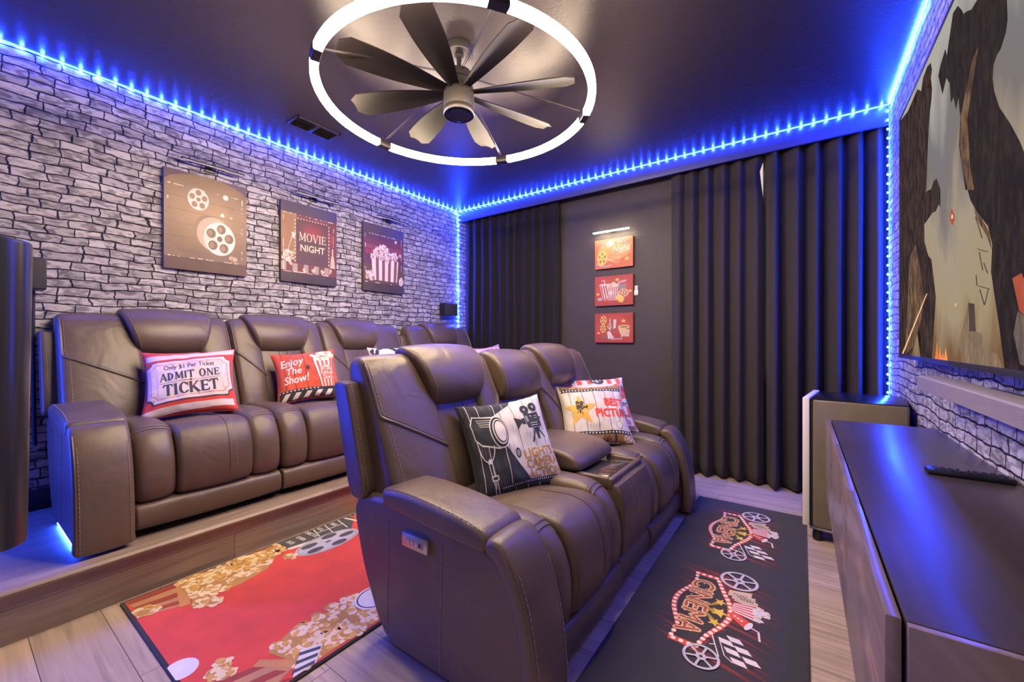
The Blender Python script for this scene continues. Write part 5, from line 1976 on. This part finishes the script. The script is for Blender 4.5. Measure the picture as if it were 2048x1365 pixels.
# -- popcorn and soda
A = Art()
A.rect(-1, -1, 1, 1, 'pale', 1)
for i in range(6):
    A.rect(-1 + i * 0.34, 0.66, -0.84 + i * 0.34, 1, 'red', 2)
A.ell(0.02, 0.84, 0.24, 0.20, 'ink', 4)
A.text('15', -0.02, 0.76, 0.17, 'pale', 5, width=0.20, bold=0.03)
A.text('c', 0.15, 0.86, 0.06, 'pale', 5, bold=0.02)
A.ell(0.72, 0.35, 0.26, 0.30, 'red', 3)
A.poly([(0.50, 0.60), (0.98, 0.55), (0.92, 0.30), (0.70, 0.45)], 'crimson', 4)
A.line([(0.45, 0.20), (0.62, 0.12), (0.80, 0.18), (0.98, 0.08)], 0.05, 'crimson', 4)
A.text('Butter', 0.55, -0.20, 0.20, 'ink', 5, width=0.75, shear=0.3, bold=0.01)
for i in range(3):
    A.rect(0.20 + i * 0.30, -0.55, 0.36 + i * 0.30, -0.20, 'red', 3)
A.rect(0.10, -0.95, 0.98, -0.52, 'rosebrown', 4)
A.rect(0.20, -0.88, 0.90, -0.60, 'pale', 5)
A.text('Soda', 0.55, -0.84, 0.20, 'maroon', 6, width=0.52, bold=0.01)
pillow('red and white popcorn and soda pillow, behind the BEST PICTURE pillow', (-1.062, 2.470, 0.628), -0.83, 0.68, 0.025, 0.40, 0.40,
       dict(pale=(0.70, 0.60, 0.58), red=(0.66, 0.10, 0.05), ink=(0.04, 0.045, 0.055), crimson=(0.46, 0.04, 0.05), rosebrown=(0.38, 0.16, 0.14), maroon=(0.25, 0.05, 0.05)), A, 3)

# -- ADMIT ONE
A = Art()
A.T = lambda u, v: (u * 0.996 - v * 0.05, u * 0.09 + v * 0.996)
A.rect(-1.1, 0.70, 1.1, 0.88, 'pale', 2)
A.rect(-1.1, -0.94, 1.1, -0.74, 'pale', 2)
tk = []
for (cu, cv, a0) in ((0.90, 0.58, 0), (-0.90, 0.58, 1), (-0.90, -0.56, 2), (0.90, -0.56, 3)):
    k = 0.15
    sx, sy = (1 if cu > 0 else -1), (1 if cv > 0 else -1)
    arc = [(cu + sx * 0.05 - sx * k * math.cos(i * PI / 12), cv + sy * 0.05 - sy * k * math.sin(i * PI / 12)) for i in range(7)]
    if a0 in (0, 2):
        arc = list(reversed(arc))
    tk += arc
tk = [(p[0] * 1.0, p[1] * 0.97) for p in tk]
A.poly([(p[0] * 1.02, p[1] * 1.05 - 0.012) for p in tk], 'ink', 3)
A.poly([(p[0] * 0.995, p[1] * 1.0) for p in tk], 'pale', 4)
A.line([(p[0] * 0.90, p[1] * 0.83) for p in tk + tk[:1]], 0.016, 'redl', 5)
A.text('Only $1 Per Ticket', 0.0, 0.29, 0.18, 'ink', 6, width=1.08, bold=0.015)
A.serif('ADMIT ONE', 0.0, 0.00, 0.235, 1.30, 'ink', 6, thick=0.24, thin=0.12)
A.line([(-0.66, -0.055), (0.66, -0.055)], 0.010, 'ink', 6)
A.star(0, -0.055, 0.045, 'ink', 7, n=4)
A.serif('TICKET', 0.0, -0.44, 0.33, 1.18, 'ink', 6, thick=0.25, thin=0.12)
for (u, s) in ((-0.80, 1), (0.80, -1)):
    A.text('111247', u, 0.0, 0.10, 'faded', 6, width=0.56, rot=PI / 2 * s, bold=0.0)
    A.line([(u + 0.10 * s, -0.42), (u + 0.10 * s, 0.42)], 0.009, 'faded', 6)
grain(A, -0.85, 0.85, -0.52, -0.49, 14, 'ink', 5, 2, 0.02)
for i in range(10):
    A.ell(0.955, -0.40 + i * 0.085, 0.022, 0.028, 'ink', 5, 8)
pillow('red and white ADMIT ONE TICKET pillow on the left seat of the rear sofa', (-2.690, 0.790, 0.815), -0.305, 0.514, 0.035, 0.405, 0.385,
       dict(red=(0.66, 0.055, 0.045), pale=(0.72, 0.58, 0.60), ink=(0.055, 0.055, 0.075), redl=(0.62, 0.14, 0.12), faded=(0.55, 0.36, 0.38)), A, 4)

# -- Enjoy The Show
A = Art()
A.rect(-1, -1, 1, 1, 'orange', 1)
grain(A, -0.98, 0.95, -0.6, 0.98, 60, 'rust', 2, 6, 0.012)
planks(A, (-0.72, -0.42, -0.06), 'ink', 3, -0.6, 0.98, 0.018)
A.ell(0.02, 0.18, 0.09, 0.13, 'rust', 3)
A.ell(0.02, 0.18, 0.05, 0.08, 'ink', 4)
A.text('Enjoy', -0.42, 0.22, 0.40, 'pale', 6, width=0.74, shear=0.3, bold=0.02, rot=0.10)
A.text('The', -0.40, -0.02, 0.25, 'pale', 6, width=0.46, shear=0.3, bold=0.02, rot=0.10)
A.text('Show!', -0.36, -0.36, 0.29, 'pale', 6, width=0.80, shear=0.3, bold=0.02, rot=0.10)
A.poly([(0.20, 0.52), (0.92, 0.52), (0.80, -0.64), (0.36, -0.64)], 'ink', 4)
A.poly([(0.22, 0.52), (0.90, 0.52), (0.785, -0.63), (0.375, -0.63)], 'pale', 5)
for i in range(4):
    a, b = 0.30 + i * 0.165, 0.42 + i * 0.100
    A.poly([(a, 0.52), (a + 0.085, 0.52), (b + 0.05, -0.63), (b, -0.63)], 'redo', 6)
A.ell(0.62, -0.06, 0.235, 0.33, 'redo', 7)
A.ell(0.62, -0.06, 0.215, 0.305, 'pale', 8)
A.text('fresh', 0.62, 0.08, 0.10, 'redo', 9, width=0.26, shear=0.3)
A.text('POP', 0.62, -0.10, 0.14, 'redo', 9, width=0.30, bold=0.05)
A.text('CORN', 0.62, -0.27, 0.14, 'redo', 9, width=0.38, bold=0.05)
A.popcorn(0.55, 0.66, 0.42, 0.19, 30, ('cream', 'cream', 'tan'), 8, 0.085, ART_RND)
A.rect(-1, -1, 1, -0.62, 'ink', 3)
filmstrip(A, -1, 0.3, -0.70, 0.09, 'ink', 'pale', 4, 11)
for i in range(6):
    A.poly([(-0.92 + i * 0.33, -1), (-0.76 + i * 0.33, -1), (-0.60 + i * 0.33, -0.74), (-0.76 + i * 0.33, -0.74)], 'pale', 4)
pillow('orange Enjoy The Show popcorn pillow on the middle seat of the rear sofa', (-2.675, 1.415, 0.808), -0.36, 0.52, 0.09, 0.385, 0.36,
       dict(orange=(0.62, 0.085, 0.035), rust=(0.40, 0.05, 0.025), ink=(0.035, 0.032, 0.038), pale=(0.74, 0.62, 0.58), redo=(0.66, 0.10, 0.05), cream=(0.76, 0.66, 0.52), tan=(0.55, 0.34, 0.14)), A, 5)

# -- partly hidden pillows of the rear row
A = Art()
A.rect(-1, -1, 1, 1, 'pale', 1)
A.ell(-0.3, 0.45, 0.55, 0.62, 'ink', 2)
A.ell(-0.3, 0.45, 0.40, 0.48, 'pale', 3)
A.poly([(0.45, 1), (0.62, 1), (0.55, 0), (0.40, 0)], 'ink', 2)
A.poly([(-0.98, 0.8), (-0.80, 0.95), (-0.86, 0.3)], 'ink', 2)
pillow('white pillow with black outlines, on the third seat of the rear sofa', (-2.67, 2.125, 0.820), -0.25, 0.45, 0.03, 0.38, 0.38,
       dict(pale=(0.74, 0.68, 0.68), ink=(0.03, 0.03, 0.035)), A, 6)
A = Art()
A.rect(-1, -1, 1, 1, 'blue', 1)
A.ell(-0.5, 0.2, 0.5, 0.45, 'pale', 2)
A.rect(-1, 0.86, 1, 0.95, 'pale', 2)
pillow('blue pillow on the single recliner, left of the white lettered one', (-2.60, 2.960, 0.806), -0.2, 0.30, -0.12, 0.38, 0.38,
       dict(blue=(0.03, 0.16, 0.36), pale=(0.72, 0.62, 0.60)), A, 7)
A = Art()
A.rect(-1, -1, 1, 1, 'pale', 1)
A.text('XTRA', 0.1, 0.62, 0.22, 'red', 2, width=1.2, bold=0.03)
A.line([(-1, 0.96), (1, 0.96)], 0.05, 'red', 2)
pillow('white pillow with red letters standing on the single recliner', (-2.455, 3.085, 0.805), -0.15, 0.28, 0.10, 0.36, 0.38,
       dict(pale=(0.74, 0.66, 0.68), red=(0.62, 0.05, 0.08)), A, 8)

# ================================================================== rugs


def rug(name, label, corners, cols, art, border='border'):
    """corners: x0,x1,y0,y1 on the floor; art in world x,y"""
    x0, x1, y0, y1 = corners
    keys, ms = palette(cols, name, 0.88, var=0.10, sheen=0.25)
    mb = MB()
    n = 60
    # slightly wavy slab
    mb.box(x0, x1, y0, y1, 0.0005, 0.007, 0.002, keys[border])
    art.fill(mb, keys, lambda a, b, h: (min(x1 - 0.004, max(x0 + 0.004, a)), min(y1 - 0.004, max(y0 + 0.004, b)), 0.0072 + h), step=0.00018, base=0.0001)
    return tag(obj(name, mb, ms), label, 'rug', 'printed cinema rugs')


A = Art()
RX0, RX1, RY0, RY1 = -2.188, -1.255, 0.412, 1.94
A.rect(RX0 + 0.012, RY0 + 0.012, RX1 - 0.012, RY1 - 0.012, 'red', 1)
R = random.Random(5)
# striped tub lying in the corner by the platform, popcorn spilling along it
A.poly([(-2.176, 0.424), (-2.012, 0.450), (-1.966, 0.552), (-2.176, 0.594)], 'tan', 4)
for (a0, a1, b0, b1) in ((-2.176, -2.140, -2.176, -2.130), (-2.105, -2.075, -2.085, -2.045), (-2.048, -2.022, -2.015, -1.985)):
    A.poly([(a0, 0.425 + (a0 + 2.176) * 0.15), (a1, 0.425 + (a1 + 2.176) * 0.15), (b1, 0.592 - (b1 + 2.176) * 0.19), (b0, 0.592 - (b0 + 2.176) * 0.19)], 'brick', 5)
A.poly([(-2.176, 0.582), (-1.962, 0.540), (-1.955, 0.572), (-2.176, 0.618)], 'amber', 6)
A.poly([(-2.17, 0.60), (-1.96, 0.58), (-1.94, 0.74), (-1.97, 0.86), (-2.08, 0.96), (-2.17, 1.0)], 'ochre', 6)
A.popcorn(-2.06, 0.78, 0.11, 0.22, 105, ('cream', 'corn', 'ochre'), 7, 0.023, R,
          inside=lambda a, q: a > -2.165 and a < -1.925 + max(0, q - 0.70) * -0.55 and q > 0.60 and q < 1.0)
for (a, q) in ((-1.90, 0.63), (-1.93, 0.60), (-2.0, 0.975), (-2.06, 0.45), (-2.03, 0.462), (-1.49, 0.50), (-1.46, 0.52), (-1.505, 0.52)):
    A.popcorn(a, q, 0.012, 0.012, 4, ('cream', 'corn', 'ochre'), 7, 0.024, R)
# clapperboard and reel farther along
A.poly([(-2.176, 1.0), (-2.176, 1.44), (-2.0, 1.30), (-2.062, 1.0)], 'grey', 4)
A.poly([(-2.085, 1.0), (-2.062, 1.0), (-2.03, 1.14), (-2.06, 1.15)], 'white', 5)
for (x0_, x1_, y) in ((-2.176, -2.075, 1.185), (-2.176, -2.06, 1.25), (-2.176, -2.05, 1.33)):
    A.line([(x0_, y), (x1_, y - 0.02)], 0.006, 'white', 5)
A.line([(-2.120, 1.175), (-2.112, 1.325)], 0.006, 'white', 5)
for i, t in enumerate(('DATE', 'CAMERA', 'DIRECTOR', 'ROLL', 'TAKE')):
    A.text(t, -2.13 - 0.018 * (i > 2), (1.03, 1.085, 1.14, 1.20, 1.275)[i], 0.022, 'white', 6, width=0.0115 * len(t), rot=0.1, bold=0.02)
for i in range(4):
    A.poly([(-2.17, 1.36 + i * 0.035), (-2.17, 1.376 + i * 0.035), (-2.07, 1.40 + i * 0.035), (-2.07, 1.384 + i * 0.035)], 'white' if i % 2 == 0 else 'orange', 6)
A.reel(-1.985, 1.16, 0.085, 0.165, 'silver', 'grey', 8, 5, 0.10, 0.25, 0.62)
A.ring(-1.985, 1.16, 0.079, 0.155, 0.006, 'greyl', 10)
# near right corner: tub, popcorn, clapper, white reel
A.poly([(-1.45, 0.43), (-1.40, 0.60), (-1.318, 0.663), (-1.268, 0.55), (-1.268, 0.43)], 'tan', 4)
for (u, w) in ((-1.405, 0.03), (-1.345, 0.035), (-1.285, 0.016)):
    A.poly([(u - 0.05, 0.43), (u - 0.05 + w, 0.43), (u + w, 0.63), (u, 0.61)], 'brick', 5)
A.poly([(-1.43, 0.60), (-1.415, 0.575), (-1.30, 0.655), (-1.315, 0.685)], 'amber', 6)
A.poly([(-1.44, 0.63), (-1.33, 0.66), (-1.275, 0.70), (-1.275, 0.97), (-1.40, 0.98), (-1.47, 0.86), (-1.48, 0.72)], 'ochre', 6)
A.popcorn(-1.38, 0.80, 0.11, 0.18, 85, ('creamp', 'corn', 'ochre'), 7, 0.023, R,
          inside=lambda a, q: a < -1.275 and a > -1.49 + max(0, 0.72 - q) * 0.5 and q > 0.64 and q < 0.99)
A.poly([(-1.362, 0.70), (-1.330, 0.757), (-1.268, 0.70), (-1.268, 0.625)], 'white', 14)
for i in range(3):
    A.poly([(-1.352 + i * 0.028, 0.69 - i * 0.025), (-1.340 + i * 0.028, 0.68 - i * 0.025), (-1.312 + i * 0.022, 0.738 - i * 0.022), (-1.324 + i * 0.022, 0.748 - i * 0.022)], 'slate', 15)
A.ell(-1.40, 1.02, 0.075, 0.085, 'white', 16)
A.ring(-1.40, 1.02, 0.066, 0.076, 0.006, 'slate', 17)
A.ell(-1.59, 0.41 + 0.03, 0.05, 0.045, 'white', 5)
rug('popcorn_rug', 'red rug printed with spilled popcorn, along the platform step', (RX0, RX1, RY0, RY1),
    dict(border=(0.02, 0.018, 0.02), red=(0.70, 0.062, 0.032), reda=(0.66, 0.06, 0.045), redb=(0.56, 0.035, 0.032), tan=(0.50, 0.24, 0.12), brick=(0.34, 0.05, 0.03), amber=(0.56, 0.26, 0.09), cream=(0.82, 0.66, 0.40), creamp=(0.80, 0.62, 0.46), corn=(0.66, 0.36, 0.08), ochre=(0.50, 0.25, 0.055), grey=(0.07, 0.07, 0.075), greyl=(0.30, 0.30, 0.32), white=(0.74, 0.70, 0.72), silver=(0.52, 0.50, 0.52), slate=(0.06, 0.065, 0.09), orange=(0.60, 0.12, 0.05)), A)

A = Art()
BX0, BX1, BY0, BY1 = -0.560, 0.020, 1.08, 2.945
A.rect(BX0 + 0.006, BY0 + 0.006, BX1 - 0.006, BY1 - 0.006, 'black', 1)
R = random.Random(8)


def emblem(dy):
    """marquee sign reading CINEMA; drawn with a along -Y and b along +X"""
    # red streaks behind
    for i in range(16):
        y = 1.47 + i * 0.035 + dy
        x0_ = -0.40 + 0.02 * math.sin(i * 2.1)
        A.poly([(x0_ - 0.05, y + 0.03), (x0_ + 0.12, y + 0.012), (-0.07 + 0.03 * math.sin(i * 1.3), y - 0.07), (x0_ + 0.1, y - 0.012)], 'glow', 2)
        A.poly([(x0_, y + 0.012), (-0.10 + 0.03 * math.sin(i * 2.3), y - 0.045), (x0_ + 0.1, y - 0.012)], 'glowb', 3)
    sign = [(-0.383, 1.970), (-0.295, 1.970), (-0.268, 1.905)] + \
           [(-0.268 + 0.060 * math.sin(PI * t / 10), 1.895 - 0.34 * t / 10) for t in range(1, 10)] + \
           [(-0.270, 1.545), (-0.290, 1.468), (-0.383, 1.468), (-0.374, 1.550)] + \
           [(-0.374 - 0.050 * math.sin(PI * t / 10), 1.560 + 0.31 * t / 10) for t in range(1, 10)] + [(-0.374, 1.885)]
    sign = [(a, q + dy) for a, q in sign]
    cx, cy = -0.322, 1.718 + dy
    A.poly(sign, 'sign', 4)
    A.poly([(cx + (a - cx) * 0.80, cy + (q - cy) * 0.90) for a, q in sign], 'panel', 5)
    mid = [Vector((cx + (a - cx) * 0.90, cy + (q - cy) * 0.95)) for a, q in sign]
    pts = resample([Vector((p.x, p.y, 0)) for p in mid + mid[:1]], 46)
    for p in pts[:-1]:
        A.ell(p.x, p.y, 0.0085, 0.0085, 'bulb', 6, 10)
    A.text('CINEMA', -0.377, 1.722 + dy, 0.080, 'letter', 7, width=0.375, rot=-PI / 2, bold=0.06)
    A.text('CINEMA', -0.3765, 1.722 + dy, 0.079, 'letterd', 8, width=0.374, rot=-PI / 2, bold=0.0)
    for i in range(30):
        A.ell(-0.366 + 0.056 * ((i * 7) % 5) / 4, 1.895 + dy - 0.345 * i / 29, 0.0032, 0.0032, 'bulb', 9, 7)
    for (a, q, sz) in ((-0.262, 1.785, 0.024), (-0.255, 1.715, 0.032), (-0.262, 1.645, 0.026)):
        A.poly([(-0.300, 1.712 + dy + (q - 1.715) * 0.3), (-0.300, 1.722 + dy + (q - 1.715) * 0.3), (a, q + dy + sz * 0.6), (a, q + dy - sz * 0.6)], 'goldd', 10)
        A.star(a, q + dy, sz, 'gold', 11, rot=0)
    # tickets, popcorn, cup
    for k, (a, q, an) in enumerate(((-0.215, 1.885, 0.5), (-0.20, 1.87, 0.15), (-0.19, 1.86, -0.25))):
        A.poly([(a - 0.03, q + dy - 0.03), (a + 0.05, q + dy - 0.03 + an * 0.05), (a + 0.05, q + dy + 0.012 + an * 0.05), (a - 0.03, q + dy + 0.012)], 'ticket', 6 + k)
        A.text('TICKET', a + 0.012, q + dy - 0.014, 0.014, 'panel', 9 + k, width=0.05)
    A.poly([(-0.225, 1.755 + dy), (-0.218, 1.815 + dy), (-0.150, 1.835 + dy), (-0.135, 1.735 + dy)], 'pale', 10)
    for i in range(5):
        A.poly([(-0.224, 1.762 + i * 0.011 + dy), (-0.223, 1.767 + i * 0.011 + dy), (-0.145, 1.756 + i * 0.019 + dy), (-0.145, 1.747 + i * 0.019 + dy)], 'sign', 11)
    A.popcorn(-0.125, 1.785 + dy, 0.022, 0.048, 22, ('pale', 'pale', 'ticket'), 11, 0.011, R)
    A.poly([(-0.225, 1.72 + dy), (-0.215, 1.755 + dy), (-0.150, 1.715 + dy), (-0.165, 1.665 + dy)], 'sign', 17)
    A.ell(-0.157, 1.690 + dy, 0.010, 0.028, 'pale', 18, rot=-0.3)
    for i in range(3):
        A.ell(-0.205 + 0.012 * i, 1.725 - 0.008 * i + dy, 0.005, 0.005, 'pale', 18, 8)
    A.line([(-0.157, 1.690 + dy), (-0.125, 1.675 + dy), (-0.118, 1.625 + dy)], 0.007, 'pale', 19)
    # clapperboard
    A.poly([(-0.275, 1.49 + dy), (-0.235, 1.60 + dy), (-0.165, 1.56 + dy), (-0.195, 1.455 + dy)], 'panel', 6)
    A.line([(-0.258, 1.575 + dy), (-0.222, 1.475 + dy)], 0.004, 'pale', 7)
    A.line([(-0.200, 1.550 + dy), (-0.168, 1.462 + dy)], 0.003, 'pale', 7)
    A.line([(-0.243, 1.592 + dy), (-0.208, 1.492 + dy), (-0.182, 1.472 + dy)], 0.003, 'pale', 7)
    A.line([(-0.240, 1.53 + dy), (-0.258, 1.52 + dy)], 0.004, 'pale', 7)
    for (ax, ay, bx, by, w) in ((-0.215, 1.625, -0.120, 1.490, 0.034), (-0.235, 1.600, -0.155, 1.465, 0.034)):
        d = Vector((bx - ax, by - ay))
        n_ = Vector((-d.y, d.x)).normalized() * w / 2
        A.line([(ax, ay + dy), (bx, by + dy)], w, 'panel', 8)
        for i in range(3):
            p = Vector((ax, ay + dy)) + d * (0.20 + 0.29 * i)
            q2 = p + d * 0.17
            o_ = d * 0.07
            A.poly([tuple(p + n_ + o_), tuple(q2 + n_ + o_), tuple(q2 - n_ - o_), tuple(p - n_ - o_)], 'pale', 9)
    # reels
    for (a, q, ra, rq) in ((-0.219, 1.985, 0.072, 0.072), (-0.269, 1.441, 0.056, 0.056)):
        A.ring(a, q + dy, ra, rq, ra * 0.16, 'reel', 20, 36)
        A.ell(a, q + dy, ra * 0.30, rq * 0.30, 'reel', 20)
        for i in range(6):
            an = PI / 3 * i + 0.35
            A.line([(a + ra * 0.2 * math.cos(an), q + dy + rq * 0.2 * math.sin(an)), (a + ra * 0.9 * math.cos(an), q + dy + rq * 0.9 * math.sin(an))], ra * 0.14, 'reel', 20)
        A.ell(a, q + dy, ra * 0.10, rq * 0.10, 'panel', 21, 10)


emblem(0.0)
emblem(0.776)
rug('cinema_rug', 'black runner rug with two CINEMA marquee signs, between loveseat and media console', (BX0, BX1, BY0, BY1),
    dict(border=(0.03, 0.028, 0.028), black=(0.030, 0.026, 0.028), blacka=(0.026, 0.024, 0.025), blackb=(0.019, 0.017, 0.018), glow=(0.16, 0.024, 0.016), glowb=(0.55, 0.055, 0.022), sign=(0.74, 0.085, 0.04), panel=(0.035, 0.025, 0.022), bulb=(0.95, 0.80, 0.62), letter=(0.80, 0.52, 0.20), letterd=(0.42, 0.08, 0.04), goldd=(0.42, 0.26, 0.02), gold=(0.76, 0.52, 0.06), ticket=(0.62, 0.48, 0.30), pale=(0.78, 0.70, 0.66), reel=(0.56, 0.52, 0.55)), A)
